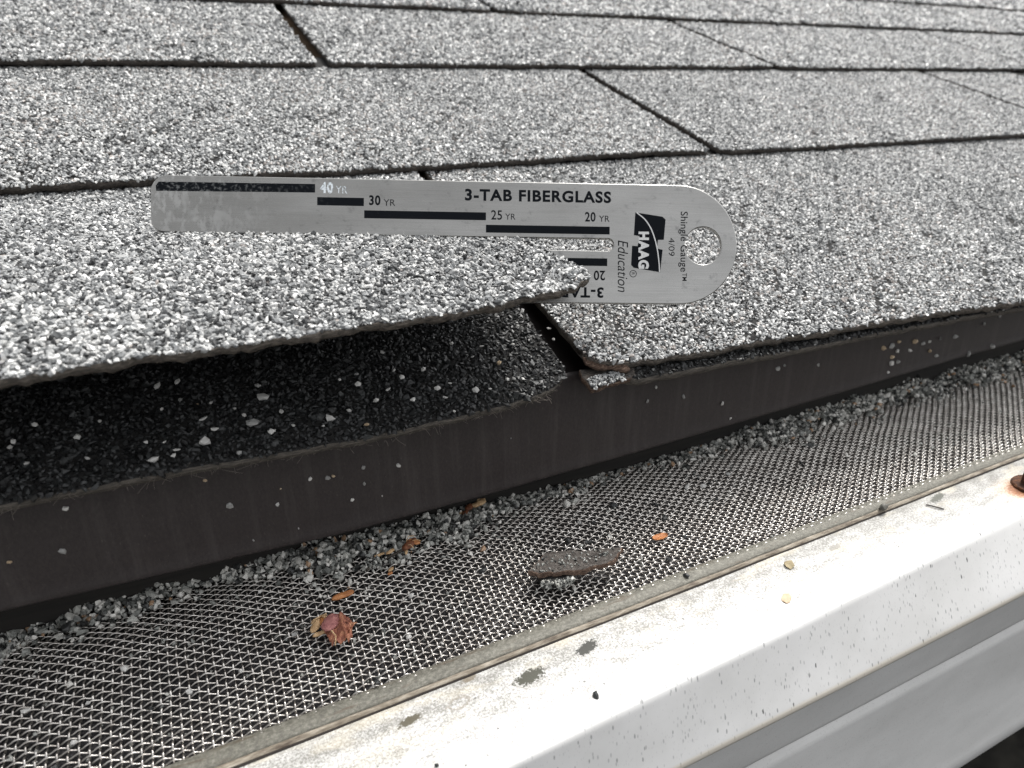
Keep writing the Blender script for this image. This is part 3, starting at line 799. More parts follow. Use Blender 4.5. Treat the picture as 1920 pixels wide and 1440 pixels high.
clog = vnoise(gx * .09, gy * .12, 7.0) + .5 * vnoise(gx * .31, gy * .36, 2.0)            # grit gathers in clogged patches
kp = (rng.random(n) < .30) | (clog > .35); gx, gy, clog = gx[kp], gy[kp], clog[kp]; n = len(gx)
specks = granules('granule_specks', np.stack([gx, gy, zmesh(gy, gx) + rng.uniform(-.8, .45, n)], -1), np.clip(rng.lognormal(math.log(.74), .35, n), .3, 1.5), NG_drift, tilt=.8, base_pitch=0, tone=rng.random(n) * np.where(clog > .35, .62, .97))
tag(specks, 'scatter of tiny grit caught all over the woven wire mesh', 'grit')

# ================================================================== the gauge
E1, E2, NV = Vector((.9186, -.3938, -.0338)).normalized(), Vector((.1843, .3513, .918)), None
E2 = (E2 - E1 * E1.dot(E2)).normalized(); NV = E1.cross(E2)
GO = Vector((14.008, 12.028, 28.161)) * S
gauge = empty('shingle_gauge')
gauge.matrix_world = Matrix([[E1[0], E2[0], NV[0], GO[0]], [E1[1], E2[1], NV[1], GO[1]], [E1[2], E2[2], NV[2], GO[2]], [0, 0, 0, 1]])
tag(gauge, 'brushed steel slotted gauge with black bars slid onto the lifted shingle edge', 'gauge')
TH = .75                                                   # half thickness
def arc(cx, cy, r, a0, a1, n): return [(cx + r * math.cos(a0 + (a1 - a0) * i / n), cy + r * math.sin(a0 + (a1 - a0) * i / n)) for i in range(n + 1)]
PI = math.pi
def outline():
    cy, R, XR, XL = .42, 15.8, 17.2, -119.0
    s0, s1 = -1.45, 1.67                                   # slot
    p = []
    p += arc(XL + 4.2, cy + R - 4.2, 4.2, PI, PI / 2, 10)                 # upper prong tip
    p += arc(XR, cy, R, PI / 2, -PI / 2, 48)                              # round end
    p += arc(XL + 4.2, cy - R + 4.2, 4.2, 1.5 * PI, PI, 10)               # lower prong tip
    p += arc(XL + 3.0, s0 - 3.0, 3.0, PI, PI / 2, 8)
    sc, sr = (s0 + s1) / 2, (s1 - s0) / 2
    p += [(-60, s0)] + arc(-sr, sc, sr, -PI / 2, PI / 2, 14) + [(-60, s1)]
    p += arc(XL + 3.4, s1 + 3.4, 3.4, -PI / 2, -PI, 8)
    return p
def curve_plate(name, loops, half, bevel):
    cu = bpy.data.curves.new(name, 'CURVE'); cu.dimensions = '2D'; cu.fill_mode = 'BOTH'
    cu.extrude = (half - bevel) * S; cu.bevel_depth = bevel * S; cu.bevel_resolution = 3
    cu.offset = -bevel * S
    for lp in loops:
        sp = cu.splines.new('POLY'); sp.points.add(len(lp) - 1); sp.use_cyclic_u = True
        for q, (x, y) in zip(sp.points, lp): q.co = (x * S, y * S, 0, 1)
    tmp = bpy.data.objects.new('tmp_curve', cu); COL.objects.link(tmp)
    me = bpy.data.meshes.new_from_object(tmp.evaluated_get(bpy.context.evaluated_depsgraph_get()))
    bpy.data.objects.remove(tmp); me.name = name
    return me
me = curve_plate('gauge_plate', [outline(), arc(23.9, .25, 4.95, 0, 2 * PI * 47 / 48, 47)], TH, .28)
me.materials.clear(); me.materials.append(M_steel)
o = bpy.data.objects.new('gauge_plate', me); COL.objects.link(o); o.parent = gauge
DZP = TH + .03
def flat(name, polys, mat, z=DZP, label=None):
    V, F = [], []
    for p in polys:
        F.append(tuple(range(len(V), len(V) + len(p)))); V += [(x, y, z) for x, y in p]
    o = mesh_obj(name, V, F, mat, gauge)
    if label: o['label'] = label
    return o
def bar(x0, x1, y0, y1): return [(x0, y0), (x1, y0), (x1, y1), (x0, y1)]
flat('printed_bar', [[(-117.6, 12.1), (-77.7, 12.4), (-77.7, 14.6), (-117.0, 14.45), (-117.7, 13.4)]], M_print, label='worn long black bar at the tip')
flat('printed_bar', [bar(-77.15, -65.25, 9.15, 11.25)], M_print)
flat('printed_bar', [bar(-65.15, -33.7, 6.02, 8.05)], M_print)
flat('printed_bar', [bar(-33.7, -1.15, 2.82, 4.85)], M_print)
flat('printed_bar', [bar(-33.7, -1.75, -5.5, -3.5)], M_print)
# smudges of worn print
def lettering(body, x0, y0, x1, y1, rot=0, mat=None, bold=0.0, shear=0.0, z=DZP, name='lettering'):
    """text filling the box (x0..x1, y0..y1) of the gauge face, turned by rot quarter turns"""
    cu = bpy.data.curves.new(name, 'FONT'); cu.body = body; cu.size = 1.0; cu.offset = bold; cu.shear = shear
    cu.resolution_u = 4; cu.space_character = 1.0 + bold * 3.5
    tmp = bpy.data.objects.new('tmp_text', cu); COL.objects.link(tmp)
    m = bpy.data.meshes.new_from_object(tmp.evaluated_get(bpy.context.evaluated_depsgraph_get()))
    bpy.data.objects.remove(tmp)
    co = np.zeros(len(m.vertices) * 3); m.vertices.foreach_get('co', co); co = co.reshape(-1, 3)
    lo, hi = co[:, :2].min(0), co[:, :2].max(0)
    q = (co[:, :2] - (lo + hi) / 2) / (hi - lo)
    bw, bh = x1 - x0, y1 - y0
    w, h = (bw, bh) if rot % 2 == 0 else (bh, bw)
    q = q * [w, h]
    a = rot * PI / 2
    xy = np.stack([q[:, 0] * math.cos(a) - q[:, 1] * math.sin(a), q[:, 0] * math.sin(a) + q[:, 1] * math.cos(a)], -1) + [(x0 + x1) / 2, (y0 + y1) / 2]
    co = np.c_[xy, np.full(len(xy), z)] * S
    m.vertices.foreach_set('co', co.ravel()); m.materials.clear(); m.materials.append(mat); m.name = name; m.update()
    o = bpy.data.objects.new(name, m); COL.objects.link(o); o.parent = gauge
    return o
lettering('40', -76.4, 12.25, -73.1, 15.2, 0, M_print_white, .045)
lettering('YR', -72.4, 12.3, -69.5, 14.2, 0, M_print_white, .0)
lettering('30', -63.9, 9.4, -61.0, 12.0, 0, M_print, .03)
lettering('YR', -60.2, 9.35, -57.2, 11.0, 0, M_print_grey, .0)
lettering('25', -32.35, 6.2, -29.5, 8.7, 0, M_print, .01)
lettering('YR', -28.7, 6.3, -26.0, 7.85, 0, M_print_grey, .0)
lettering('20', -7.7, 6.1, -4.9, 8.65, 0, M_print, .02)
lettering('YR', -4.0, 6.15, -1.2, 7.75, 0, M_print_grey, .002)
lettering('3-TAB FIBERGLASS', -39.2, 11.05, -.8, 14.15, 0, M_print, .035)
lettering('20', -5.3, -9.3, -2.3, -6.7, 2, M_print, .02)
lettering('YR', -8.9, -8.6, -6.0, -7.0, 2, M_print_grey, .0)
lettering('3-TAB ORGANIC', -35.2, -13.9, -2.7, -11.1, 2, M_print, .035)
lettering('Education', 1.05, -12.3, 3.75, 1.3, 3, M_print, -.004, .22)
lettering('Shingle Gauge', 17.2, -6.75, 19.7, 9.2, 3, M_print, .004)
lettering('TM', 18.3, -9.15, 19.5, -7.1, 3, M_print, .004)
lettering('4/09', 14.6, -2.6, 16.2, 2.2, 3, M_print, -.004)
lettering('R', 4.75, -7.75, 5.55, -7.1, 3, M_print, .0)
flat('registered_ring', [[*arc(5.15, -7.42, .95, a, a + PI / 8, 2), *arc(5.15, -7.42, .78, a + PI / 8, a, 2)] for a in np.arange(16) * PI / 8], M_print)
# emblem: two dark blocks joined by a waist, a pale sweep and the name
emb = [(5.66, 8.75), (12.9, 7.75), (13.75, 7.0), (13.3, 1.65), (11.75, 1.6), (11.45, -.65), (13.0, -1.0), (12.35, -6.95), (5.3, -5.85), (4.6, -5.1), (4.85, -.05), (6.3, -.15), (6.85, 2.6), (5.3, 2.75)]
flat('emblem', [[emb[0], emb[1], emb[2], emb[3], emb[13]], [emb[3], emb[4], emb[5], emb[11], emb[12]], [emb[5], emb[6], emb[7], emb[8], emb[9], emb[10], emb[11]]], M_print)
cv = np.array([(6.0, 8.72), (8.3, 7.0), (9.9, 4.6), (10.95, 1.8), (11.7, -1.5), (12.05, -4.4), (12.2, -6.9)])
tt = np.linspace(0, 6, 40)
cx, cyv = np.interp(tt, np.arange(7), cv[:, 0]), np.interp(tt, np.arange(7), cv[:, 1])
ker = np.ones(5) / 5
cx[2:-2], cyv[2:-2] = np.convolve(cx, ker, 'valid'), np.convolve(cyv, ker, 'valid')
flat('emblem_sweep', [[(cx[i] - .14, cyv[i] - .07), (cx[i] + .14, cyv[i] + .07), (cx[i + 1] + .14, cyv[i + 1] + .07), (cx[i + 1] - .14, cyv[i + 1] - .07)] for i in range(39)], M_print_bare, DZP + .03)
lettering('HAAG', 6.5, -6.1, 9.35, 3.7, 3, M_print_bare, .055, 0, DZP + .03)

# ================================================================== loose things
def rock_mesh(name, seed, mat, flatness=.6, sub=2):
    import bmesh
    bm = bmesh.new(); bmesh.ops.create_icosphere(bm, subdivisions=sub, radius=.5)
    r = np.random.default_rng(seed)
    for v in bm.verts: v.co = np.array(v.co) * r.uniform(.8, 1.3)
    planes = r.normal(size=(9, 3)); planes /= np.linalg.norm(planes, axis=1)[:, None]; d = r.uniform(.26, .44, 9)
    for v in bm.verts:
        p = np.array(v.co)
        for nrm, dd in zip(planes, d):
            e = p @ nrm - dd
            if e > 0: p = p - nrm * e
        p *= [1.15, .9, flatness]
        v.co = p * S
    me = bpy.data.meshes.new(name); bm.to_mesh(me); bm.free(); me.materials.append(mat); return me
R_pale = [rock_mesh('loose_granule', 10 + i, M_stone_pale, .55 + .08 * i, 1) for i in range(4)]
R_mid = [rock_mesh('loose_granule', 30 + i, M_stone_mid, .65, 1) for i in range(3)]
R_tan = [rock_mesh('loose_granule', 40 + i, M_stone_tan, .65, 1) for i in range(2)]
R_dark = [rock_mesh('dark_granule', 50 + i, M_stone_dark, .75, 1) for i in range(4)]
def rock(name, me, loc, size, label, cat, group=None, rx=0.0, stretch=1.0):
    o = bpy.data.objects.new(name, me); COL.objects.link(o)
    o.location = [c * S for c in loc]
    o.rotation_euler = (rx + rng.normal(0, .2), rng.normal(0, .2), rng.uniform(0, 6.28))
    o.scale = (size * stretch, size, size)
    return tag(o, label, cat, group)
STARTER_GRAINS = [(-78.4,19.3,-4.0,0.67),(-78.1,14.9,-4.0,1.23),(-81.6,7.1,-4.0,1.02),(-91.0,11.6,-4.0,0.70),(-89.1,7.6,-4.0,0.62),(-91.6,4.2,-4.0,1.21),(-101.4,2.0,-4.0,0.87),(-102.5,7.9,-4.0,0.37),(-115.0,13.7,-4.0,0.63),(-126.1,15.5,-4.0,0.54),(-126.6,13.9,-4.0,0.54),(-123.6,8.4,-4.0,0.42),(-110.9,17.2,-4.0,0.38),(-98.9,17.5,-4.0,0.31),(-95.1,19.6,-4.0,0.48),(-91.8,16.9,-4.0,0.32),(-89.0,16.5,-4.0,0.36),(-84.4,13.0,-4.0,0.36),(-82.8,10.3,-4.0,0.48),(-75.1,9.0,-4.0,0.60),(-78.1,3.4,-4.0,0.70),(-65.3,3.7,-4.0,0.81),(-73.4,3.9,-4.0,0.32),(-85.4,-1.0,-4.0,0.45),(-97.7,2.2,-4.0,0.37),(-113.2,6.6,-4.0,0.43),(-99.1,6.8,-4.0,0.22),(-96.9,3.6,-4.0,0.44),(-122.6,19.7,-4.0,0.52),(-99.4,25.6,-4.0,0.73),(-95.2,26.0,-4.0,0.62),(-55.7,17.3,-4.0,0.52),(-56.3,13.8,-4.0,0.73),(-47.3,24.2,-4.0,0.46),(-36.4,22.8,-4.0,0.42),(-28.7,23.1,-4.0,0.67),(-21.2,19.9,-4.0,0.43),(-17.8,27.9,-4.0,0.55),(-12.5,18.5,-4.0,0.44),(-11.4,22.6,-4.0,0.30),(-25.4,16.2,-4.0,0.33),(-19.8,11.9,-4.0,0.74),(-39.4,14.8,-4.0,0.58),(-45.5,13.3,-4.0,0.66),(-50.0,9.9,-4.0,0.47),(-46.6,16.4,-4.0,0.45),(-38.4,7.0,-4.0,0.61),(-45.5,4.6,-4.0,0.55),(-53.9,6.9,-4.0,0.59),(-60.7,5.1,-4.0,0.58),(-65.3,3.7,-4.0,0.81),(-58.1,-0.5,-4.0,0.61),(-37.9,3.0,-4.0,0.52),(-34.9,7.8,-4.0,0.31),(-29.5,3.9,-4.0,0.84),(-25.9,3.2,-4.0,0.27),(-20.3,5.4,-4.0,0.50),(-18.5,5.0,-4.0,0.45),(-16.2,4.5,-4.0,0.37),(-60.0,16.6,-4.0,0.26),(-73.5,3.9,-4.0,0.28),(-78.1,3.4,-4.0,0.74),(-67.3,1.9,-4.0,0.24),(-37.6,-2.1,-4.0,0.38),(0.7,22.7,-4.0,0.46),(-0.4,17.8,-4.0,0.40)]
STARTER_R = [(77.6,-0.5,-5.6,0.82),(48.8,-0.5,-5.6,0.77),(137.4,-0.5,-7.0,0.91),(141.1,-0.5,-8.1,0.92),(159.9,-0.5,-8.9,0.95),(166.5,-0.5,-7.9,0.96),(174.9,-0.5,-7.9,0.97),(91.7,-0.5,-5.8,0.84)]
DRIP = [(-119.5,8.0,-11.5,0.51),(-122.2,8.0,-21.3,0.67),(-131.4,8.0,-20.8,0.47),(-89.3,8.0,-19.8,0.73),(-79.3,8.0,-22.5,0.50),(-71.2,8.0,-17.8,0.55),(-67.2,8.0,-18.6,0.55),(-65.9,8.0,-18.4,0.43),(-78.0,8.0,-18.6,0.17),(-75.5,8.0,-30.4,0.21),(-93.2,8.0,-12.1,0.39),(-85.9,8.0,-30.5,0.21),(-49.8,8.0,-19.7,0.67),(-58.5,8.0,-18.1,0.43),(-58.7,8.0,-22.6,0.39),(-75.5,8.0,-30.5,0.21),(-54.6,8.0,-27.3,0.22),(-18.5,8.0,-19.6,0.19),(-62.1,8.0,-26.2,0.39),(28.7,8.0,-13.9,0.59),(39.2,8.0,-19.0,0.60),(55.2,8.0,-24.8,0.82),(77.2,8.0,-17.1,0.78),(79.8,8.0,-16.4,0.45),(25.9,8.0,-17.9,0.59),(59.4,8.0,-30.9,0.51),(95.8,8.0,-19.1,0.54),(131.7,8.0,-18.3,1.00),(135.1,8.0,-17.3,0.71),(127.5,8.0,-18.3,0.99),(135.7,8.0,-21.0,0.86),(133.3,8.0,-22.8,0.94),(133.8,8.0,-25.2,1.01),(137.1,8.0,-25.4,0.73),(144.3,8.0,-18.6,1.09),(149.7,8.0,-20.5,0.88),(153.0,8.0,-20.3,0.67),(154.4,8.0,-24.1,0.89),(159.2,8.0,-26.9,0.75),(142.8,8.0,-21.9,0.73),(133.2,8.0,-28.8,0.58),(159.2,8.0,-20.1,0.60),(167.9,8.0,-20.7,0.91),(179.7,8.0,-29.7,1.09),(193.9,8.0,-29.0,1.36),(184.7,8.0,-18.1,0.70),(193.3,8.0,-16.1,0.63)]
MESHPALE = [(-132.8,-7.2,-46.5,0.92),(-122.0,-10.0,-47.0,0.57),(-103.7,-14.7,-48.0,0.96),(-107.6,0.3,-45.6,0.55),(-96.3,-4.4,-46.1,0.71),(-127.9,11.8,-46.1,0.56),(-113.7,2.4,-45.5,0.39),(-104.6,4.0,-45.5,0.57),(-86.6,7.7,-45.6,0.61),(-115.3,-4.3,-46.1,0.90),(-124.1,-17.7,-48.5,0.68),(-81.3,-9.0,-46.9,0.81),(-117.9,16.2,-47.0,0.59),(-134.9,15.9,-46.9,0.96),(-138.4,14.3,-46.6,1.18),(-112.9,12.3,-46.2,0.58),(-93.5,-14.0,-47.8,0.57),(-127.4,-2.2,-45.9,0.44),(-50.8,1.6,-45.6,0.75),(-45.7,-0.7,-45.7,0.75),(-41.3,-6.0,-46.4,0.59),(-50.9,-4.1,-46.1,0.49),(-53.9,-9.4,-46.9,0.85),(-57.9,-19.7,-48.9,0.89),(-51.6,-24.2,-49.7,0.53),(-20.0,-6.8,-46.5,0.62),(-2.8,-2.6,-45.9,0.76),(-18.0,-16.0,-48.2,0.50),(-55.1,-1.6,-45.8,0.58),(41.4,-2.4,-45.9,1.12),(36.5,-0.9,-45.7,0.97),(63.1,-24.5,-49.7,0.54),(30.3,-12.9,-47.6,0.52),(42.6,-23.8,-49.6,0.58),(52.7,-0.9,-45.7,0.86),(35.1,-24.6,-49.7,0.76),(9.7,-4.9,-46.2,0.65)]
MESHBLACK = [(-110.8,-15.7,-48.2,0.93),(-9.4,-8.0,-46.7,1.37),(1.0,-4.2,-46.1,1.09),(-34.8,-8.5,-46.8,1.39),(-42.5,-5.9,-46.3,1.08),(-57.9,-11.9,-47.4,0.92),(-4.9,-10.2,-47.1,1.16),(-61.7,5.5,-45.5,0.99),(20.9,-10.2,-47.1,1.56),(10.4,-0.3,-45.7,1.72),(40.8,-9.4,-46.9,1.09),(56.4,-25.7,-49.9,1.45),(12.7,-23.2,-49.5,1.21),(-3.8,-10.3,-47.1,1.11),(78.9,-5.8,-46.3,1.03),(22.2,-4.2,-46.1,1.20)]
G1 = 'loose granules on the dark starter shingle'
OWN = {5: 'long white stone splinter near the lower edge of the black starter shingle', 2: 'largest white stone granule on the black starter shingle, above the long splinter',
       6: 'blocky white stone granule at the lower edge of the black starter shingle', 54: 'white twin stone granule on the right part of the black starter shingle'}
for i_, (u, v, w, s) in enumerate(STARTER_GRAINS):
    q = roof(u, v, wl_(u, v) + .75 + .2 * s)
    me = R_pale[rng.integers(4)] if rng.random() < .88 else (R_mid[rng.integers(3)] if rng.random() < .7 else R_tan[rng.integers(2)])
    o = rock('loose_granule', me, q, s * 2.15 + .25, OWN.get(i_, 'small stone granule lying loose on the black starter shingle'), 'granule', G1, PITCH, rng.uniform(.9, 1.35))
G2 = 'loose granules at the edge under the right tab'
for x, y, z, s in STARTER_R:
    q = roof(x, np.interp(x, SR_U, SR_V) + .2, wr_(x, 0.) + .3 - .25 * s)
    rock('loose_granule', R_mid[rng.integers(3)], q, s * 1.3, 'tiny grey granule stuck on the dark edge under the right shingle tab', 'granule', G2, PITCH)
G3 = 'loose granules clinging to the brown drip edge'
for x, y, z, s in DRIP:
    me = [R_pale, R_mid, R_tan][rng.choice(3, p=[.3, .5, .2])]
    o = rock('loose_granule', me[rng.integers(len(me))], (x, 8.0 - .16 * s, z), s * 2.3 + .2, 'small stone granule clinging to the brown metal drip edge', 'granule', G3, PI / 2)
G4 = 'pale granules caught on the wire mesh'
for x, y, z, s in MESHPALE:
    me = R_pale[rng.integers(4)] if rng.random() < .72 else R_mid[rng.integers(3)]
    rock('loose_granule', me, (x, y, float(zmesh(y, x)) + .45 + .2 * s), s * 1.95, 'small pale stone granule caught on the woven wire mesh', 'granule', G4)
G5 = 'black granules caught on the wire mesh'
for x, y, z, s in MESHBLACK:
    if y < -24.5: continue
    rock('dark_granule', R_dark[rng.integers(4)], (x, y, float(zmesh(y, x)) + .45 + .2 * s), s * 1.4, 'black stone granule caught on the woven wire mesh', 'granule', G5)
# chips on the rail and the gutter flange
rock('stone_chip', rock_mesh('stone_chip', 71, M_stone_grey, .95), (86.6, -31.2, -49.6), 2.6, 'dark grey stone chip sitting on the guard rail towards the rusty bolt', 'stone chip')
rock('stone_chip', R_dark[0], (13.3, -29.6, -49.2), 1.7, 'flat black chip on the middle of the guard rail', 'stone chip')
rock('stone_chip', R_dark[1], (-67.9, -28.6, -48.6), 1.5, 'black chip on the guard rail near its lower left end', 'stone chip')
rock('stone_chip', R_dark[2], (-26.9, -49.9, -51.25), 2.0, 'round black speck alone on the clean white gutter flange', 'stone chip')
o = rock('stone_chip', R_dark[3], (-62.5, -50.4, -51.3), .9, 'tiny black speck at the near edge of the white gutter flange', 'stone chip')
rock('flake', rock_mesh('flake', 81, M_chip_tan, .3), (42.2, -36.9, -51.1), 3.6, 'olive tan flake lying on the stained gutter flange', 'flake')
rock('flake', rock_mesh('flake', 82, M_stone_tan, .16), (32.0, -45.8, -51.4), 3.3, 'pale beige flake lying on the clean edge of the gutter flange', 'flake')
v, f = tubes([np.array([(101.6, -34.3, -51.2), (102.4, -35.4, -51.15), (103.4, -37.0, -51.15), (104.2, -38.2, -51.25)])], .22, 5)
tag(mesh_obj('needle', v, f, M_needle), 'short dark needle lying on the white gutter flange', 'needle')

def shell(cx, cy, cz, L, Wd, H, yaw, mat, name, seed, curl=.8, tilt=0.0):
    """boat-shaped dry husk"""
    r = np.random.default_rng(seed)
    A, B = np.meshgrid(np.linspace(-1, 1, 15), np.linspace(-1, 1, 9), indexing='ij')
    w = np.sqrt(np.clip(1 - A ** 2, 0, 1)) ** .8 + .04
    x = A * L / 2; y = B * w * Wd / 2
    z = H * (1 - (B * curl) ** 2) * w * (1 if curl > 0 else 1) + .12 * vnoise(A * 5, B * 4, seed)
    z += H * .25 * A ** 2 + tilt * x
    c, s_ = math.cos(yaw), math.sin(yaw)
    P = np.stack([cx + x * c - y * s_, cy + x * s_ + y * c, cz + z], -1)
    v, f, fl = sheet(P, np.array([0, 0, .22]))
    return v, f
v, f = shell(-68.8, -2.4, -45.6, 5.6, 2.0, .9, .10, M_orange, 'husk', 1)
h1 = mesh_obj('husk', v, f, M_orange, smooth=True); tag(h1, 'slim orange brown husk lying on the mesh above the crumpled leaf', 'husk')
v, f = shell(15.0, -16.1, -46.2, 4.9, 2.2, -.7, .0, M_orange, 'husk', 2)
h2 = mesh_obj('husk', v, f, M_orange, smooth=True); tag(h2, 'small open orange husk on the mesh right of the shingle scrap', 'husk')
def litter(name, items, label, cat, group=None):
    t = empty(name, items[0][:3]); tag(t, label, cat, group)
    ox = np.array(items[0][:3])
    for i, (cx, cy, cz, L, Wd, H, yaw, mat, tl) in enumerate(items):
        v, f = shell(cx, cy, cz, L, Wd, H, yaw, mat, 'husk', 11 + i * 3 + int(abs(cx)), .8, tl)
        mesh_obj('husk_scale', v - ox, f, mat, t, smooth=True)
    return t
M_rusthusk = plain('rust brown husk', [(.3, (.07, .025, .013)), (.6, (.20, .075, .035)), (.8, (.38, .2, .1))], .8, .6)
t = litter('dry_husk', [(-49.2, 6.8, -43.7, 4.4, 2.4, 1.2, .5, M_rusthusk, .1), (-47.5, 7.2, -43.5, 3.2, 1.6, 1.0, -.6, M_orange, -.1), (-50.3, 5.6, -44.1, 2.6, .8, .5, 1.2, M_husk, .1), (-48.0, 8.4, -43.5, 3.0, 1.0, .7, .1, M_rusthusk, .0)],
           'frizzy rust brown husk on the granule drift nearer the red leaf', 'husk')
v, f = tubes([np.array([(-50, 6.5, -43), (-49, 5.6, -42.4), (-48.3, 5.2, -43.6)]), np.array([(-48, 7, -42.4), (-47, 6.0, -41.8), (-46, 6.4, -42.8)]), np.array([(-49.5, 7.6, -42.6), (-48.6, 8.6, -41.9), (-47.0, 8.4, -42.2)])], .12, 4)
mesh_obj('stalk', v - np.array([-49.2, 6.8, -43.7]), f, M_husk, t)
t = litter('dry_husk', [(-24.6, 17.6, -44.4, 5.0, 2.2, 1.0, .2, M_husk, .05), (-27.8, 17.2, -44.5, 3.0, 2.2, 1.0, .8, M_rusthusk, .0), (-23.4, 18.6, -44.2, 2.6, 1.2, .8, -.4, M_husk, .1)],
           'tan and brown husk on the granule drift below the lifted tab corner', 'husk')
t = litter('dry_husk', [(-29.6, 15.6, -44.7, 2.6, 1.5, .7, .6, M_rusthusk, .0), (-30.8, 16.4, -44.9, 1.6, 1.0, .5, .2, M_husk, .0)], 'tiny brown husk bit just left of the tan husk on the drift', 'husk')
t = litter('dry_husk', [(-55.8, 1.2, -44.9, 1.9, 1.0, .4, .7, M_husk, .0), (-56.4, -.2, -45.0, 1.4, .8, .4, .2, M_orange, .0)], 'tiny pale orange husk bit on the mesh below the frizzy husk', 'husk')
t = litter('dry_husk', [(-54.2, 6.8, -43.9, 2.6, 1.1, .6, .3, M_husk, .1), (-57.0, 7.2, -44.2, 3.0, .8, .4, .1, M_husk, .0)], 'straw coloured husk slivers in the drift left of the frizzy husk', 'husk')
t = litter('dry_husk', [(231.0, 24.6, -43.2, 4.4, 2.0, 1.0, .3, M_rusthusk, .0), (239.0, 25.0, -42.6, 5.0, 2.4, 1.2, -.2, M_rusthusk, .1)], 'dark red brown husk in the drift at the far right end', 'husk')
v, f = tubes([np.array([(-61.5, 3.4, -44.6), (-57.5, 4.6, -44.2), (-52.0, 6.0, -44.0), (-46.5, 7.4, -43.7)])], .35, 6)
tag(mesh_obj('twig', v, f, M_needle), 'thin brown twig under the frizzy husk on the drift', 'twig')

# crumpled red-brown leaf
leaf = empty('crumpled_leaf', (-72.5, -14.5, -45.5))
tag(leaf, 'crumpled reddish brown dry leaf on the lower left of the mesh', 'leaf')
LO = np.array([-72.5, -14.5, -45.5])
A, B = np.meshgrid(np.linspace(-1, 1, 40), np.linspace(-1, 1, 34), indexing='ij')
rad = np.clip(1 - .5 * (A ** 2 * B ** 2), .5, 1)
th = np.arctan2(B, A)
xx = A * rad * (3.2 + .9 * vnoise(th * 2.6, 1, 1.0) + .3 * vnoise(th * 9, 1, 1.0)); yy = B * rad * (4.5 + 1.1 * vnoise(th * 2.2, 2, 3.0) + .35 * vnoise(th * 8, 2, 3.0))
rr = np.sqrt(A ** 2 + B ** 2) / 1.42
zz = 1.9 * (1 - rr ** 1.6) + 1.15 * np.abs(vnoise(A * 2.6 + 1, B * 2.0, 2.0)) + .40 * np.abs(vnoise(A * 6, B * 7, 5.0)) + .15 * vnoise(A * 14, B * 15, 1.0)
zz += 1.5 * np.exp(-((A - .15 + .4 * B) / .14) ** 2)
c, s_ = math.cos(-.35), math.sin(-.35)
P = np.stack([xx * c - yy * s_ + .6, xx * s_ + yy * c, zz - .3], -1)
v, f, fl = sheet(P, np.array([0, 0, .35]))
mesh_obj('leaf_blade', v, f, M_leaf, leaf)
M_pink = plain('pink brown dry leaf', [(.3, (.20, .07, .07)), (.55, (.36, .15, .14)), (.8, (.48, .25, .2))], .9)
v, f = shell(-1.2, 1.6, 2.3, 5.0, 3.6, .9, .9, M_pink, 'x', 5, .9, .05)
mesh_obj('leaf_fold', v, f, M_pink, leaf, smooth=True)
for i, (a, b, cc, L, w_, h, yaw, m) in enumerate([(-4.1, 3.6, .9, 4.2, 2.0, 1.0, .9, M_husk), (-3.2, 5.0, 1.1, 3.8, 1.6, .8, .1, M_husk), (-4.0, 1.2, .5, 3.0, 1.1, .7, .0, M_husk), (-2.4, 3.2, 1.4, 3.6, 1.8, .9, 1.6, M_orange)]):
    v, f = shell(a, b, cc, L, w_, h, yaw, m, 'x', 20 + i, .8, .1)
    mesh_obj('bud_scale', v, f, m, leaf, smooth=True)
v, f = tubes([np.array([(-4.5, 4.6, 2.0), (-3.0, 4.4, 2.6), (-1.4, 4.8, 2.5)]), np.array([(-3.6, 5.8, 1.2), (-2.6, 4.6, 2.6), (-2.0, 3.2, 2.8)]), np.array([(-1.6, -1.6, 3.0), (-1.0, -3.0, 2.4), (-1.6, -4.4, 1.2)])], .16, 5)
mesh_obj('stalk', v, f, M_husk, leaf)

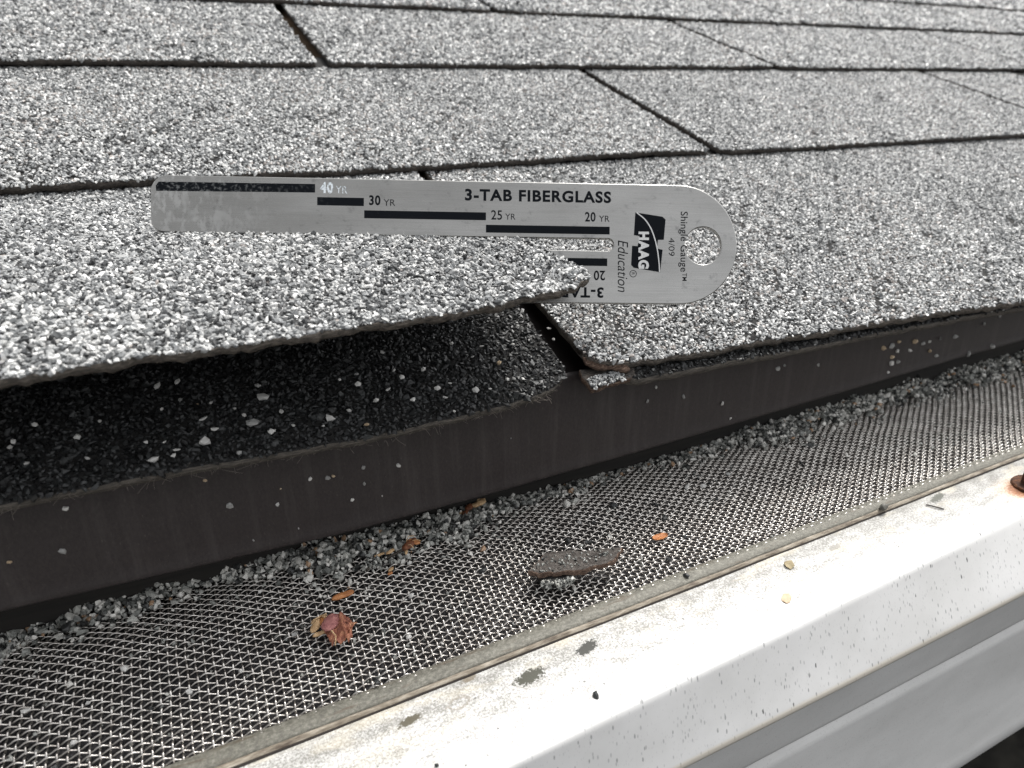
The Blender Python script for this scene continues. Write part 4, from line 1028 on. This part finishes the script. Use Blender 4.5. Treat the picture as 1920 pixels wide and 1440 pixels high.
# broken scrap of shingle
frag = empty('shingle_scrap', (-14, -18, -46))
tag(frag, 'broken grey shingle scrap lying on the wire mesh', 'shingle scrap')
FO = np.array([-14., -18., -46.])
poly = np.array([(-26.5, -17.6), (-23.5, -15.7), (-19.6, -12.9), (-15.2, -13.8), (-9.2, -16.9), (-3.6, -18.6), (-.2, -20.2), (-1.8, -21.2), (-3.3, -22.5), (-6.0, -23.6), (-10.9, -22.9), (-15.0, -22.6), (-20.7, -20.6), (-24.2, -19.4)])
def slab(poly, z0, th, mats, parent, name, seed, origin, tiltx=0.0, bend=0.0):
    pts = []
    m = len(poly)
    for i in range(m):
        a, b = poly[i], poly[(i + 1) % m]
        for q in range(5): pts.append(a + (b - a) * q / 5)
    pts = np.array(pts); c = pts.mean(0)
    pts = pts + rng.normal(0, .14, pts.shape)
    n = len(pts); rings = [1.0, .97, .85, .65, .4, .15]
    V, F = [], []
    def zt(p): return z0 + tiltx * (p[:, 0] - c[0]) + bend * ((p[:, 0] - c[0]) / 12) ** 2 + .22 * vnoise(p[:, 0] * 1.2, p[:, 1] * 1.3, seed)
    for lay in (0, 1):
        for r_ in rings:
            p = c + (pts - c) * r_
            z = zt(p) - (.25 if r_ == 1.0 else 0) * (1 if lay == 0 else -1) - lay * th * (1 + .25 * vnoise(p[:, 0] * .6, p[:, 1], seed + 2))
            V.append(np.c_[p, z])
    V = np.concatenate(V)
    R_ = len(rings)
    mi = []
    for lay in (0, 1):
        for j in range(R_ - 1):
            for i in range(n):
                a = (lay * R_ + j) * n; b = a + n; i2 = (i + 1) % n
                F.append((a + i, a + i2, b + i2, b + i) if lay == 0 else (a + i, b + i, b + i2, a + i2)); mi.append(lay if j else 1)
        a = (lay * R_ + R_ - 1) * n
        F.append(tuple(range(a, a + n)) if lay == 0 else tuple(range(a + n - 1, a - 1, -1))); mi.append(lay)
    for i in range(n):
        i2 = (i + 1) % n; b = R_ * n
        F.append((i, b + i, b + i2, i2)); mi.append(1)
    return mesh_obj(name, V - origin, F, mats, parent, mat_idx=mi)
slab(poly, -42.6, 1.5, [M_frag, M_torn], frag, 'scrap_sheet', 3.0, FO, .012, .25)
under = np.array([(-24.0, -17.4), (-16.0, -18.6), (-14.6, -20.5), (-16.8, -22.6), (-20.5, -22.6), (-23.7, -20.6)])
lump = slab(under, -44.2, 2.0, [M_bed, M_bed], frag, 'scrap_lump', 5.0, FO)
gp = np.stack([rng.uniform(-24, -15, 220), rng.uniform(-23.2, -19.5, 220), rng.uniform(-46.3, -44.2, 220)], -1)
gp[:, 1] = np.interp(gp[:, 0], [-24, -20.5, -16.8, -15], [-20.4, -22.7, -22.7, -20.6]) + rng.uniform(-.2, .5, 220)
g_ = granules('granules', gp - FO, rng.uniform(.5, 1.2, 220), NG_drift, lump, tone=rng.random(220) * .75, tilt=1.0, base_pitch=0)
gx_, gy_ = rng.uniform(-25, -2, 170), rng.uniform(-22, -14.5, 170)
inside = (gy_ < np.interp(gx_, [-26, -19.6, -1], [-17.8, -13.4, -20.0])) & (gy_ > np.interp(gx_, [-26, -20.7, -6, -1], [-18.4, -20.2, -23.2, -21]))
gx_, gy_ = gx_[inside], gy_[inside]
sh = frag.children[0]
granules('granules', np.stack([gx_, gy_, -42.45 + .012 * (gx_ + 14) + .25 * ((gx_ + 14) / 12) ** 2], -1) - FO, rng.uniform(.3, .8, len(gx_)), NG_drift, sh, tone=rng.random(len(gx_)) * .55, base_pitch=0)
# fibrous clump of granules near the drift
cl = empty('granule_clump', (-58.5, 4.6, -45)); tag(cl, 'small clump of stuck together dark granules on the mesh below the drift', 'granule clump')
gp = rng.normal(0, 1, (90, 3)) * [2.0, .9, .5] + [0, 0, .7]
core = rock_mesh('clump_core', 91, M_stone_dark, .5)
o = bpy.data.objects.new('clump_core', core); COL.objects.link(o); o.parent = cl; o.scale = (4.2, 2.2, 1.8)
granules('granules', gp, rng.uniform(.7, 1.3, 90), NG_drift, o, tone=rng.random(90) * .8, tilt=1.0, base_pitch=0)
for ch in list(o.children): ch.scale = (1 / 4.2, 1 / 2.2, 1 / 1.8); 

# ================================================================== ground far below the eave
k = NB('dark mulch'); nn = k.noise(k.coord((.001, .001, .001)), 9.0, 5)
k.set(color=k.ramp(nn, [(.3, (.0025, .0025, .0025)), (.7, (.008, .0078, .007))]), rough=1.0, spec=.02); M_ground = k.m
g = mesh_obj('ground', [(-150000, -150000, -2700), (150000, -150000, -2700), (150000, 150000, -2700), (-150000, 150000, -2700)], [(0, 1, 2, 3)], M_ground)
g['kind'] = 'structure'
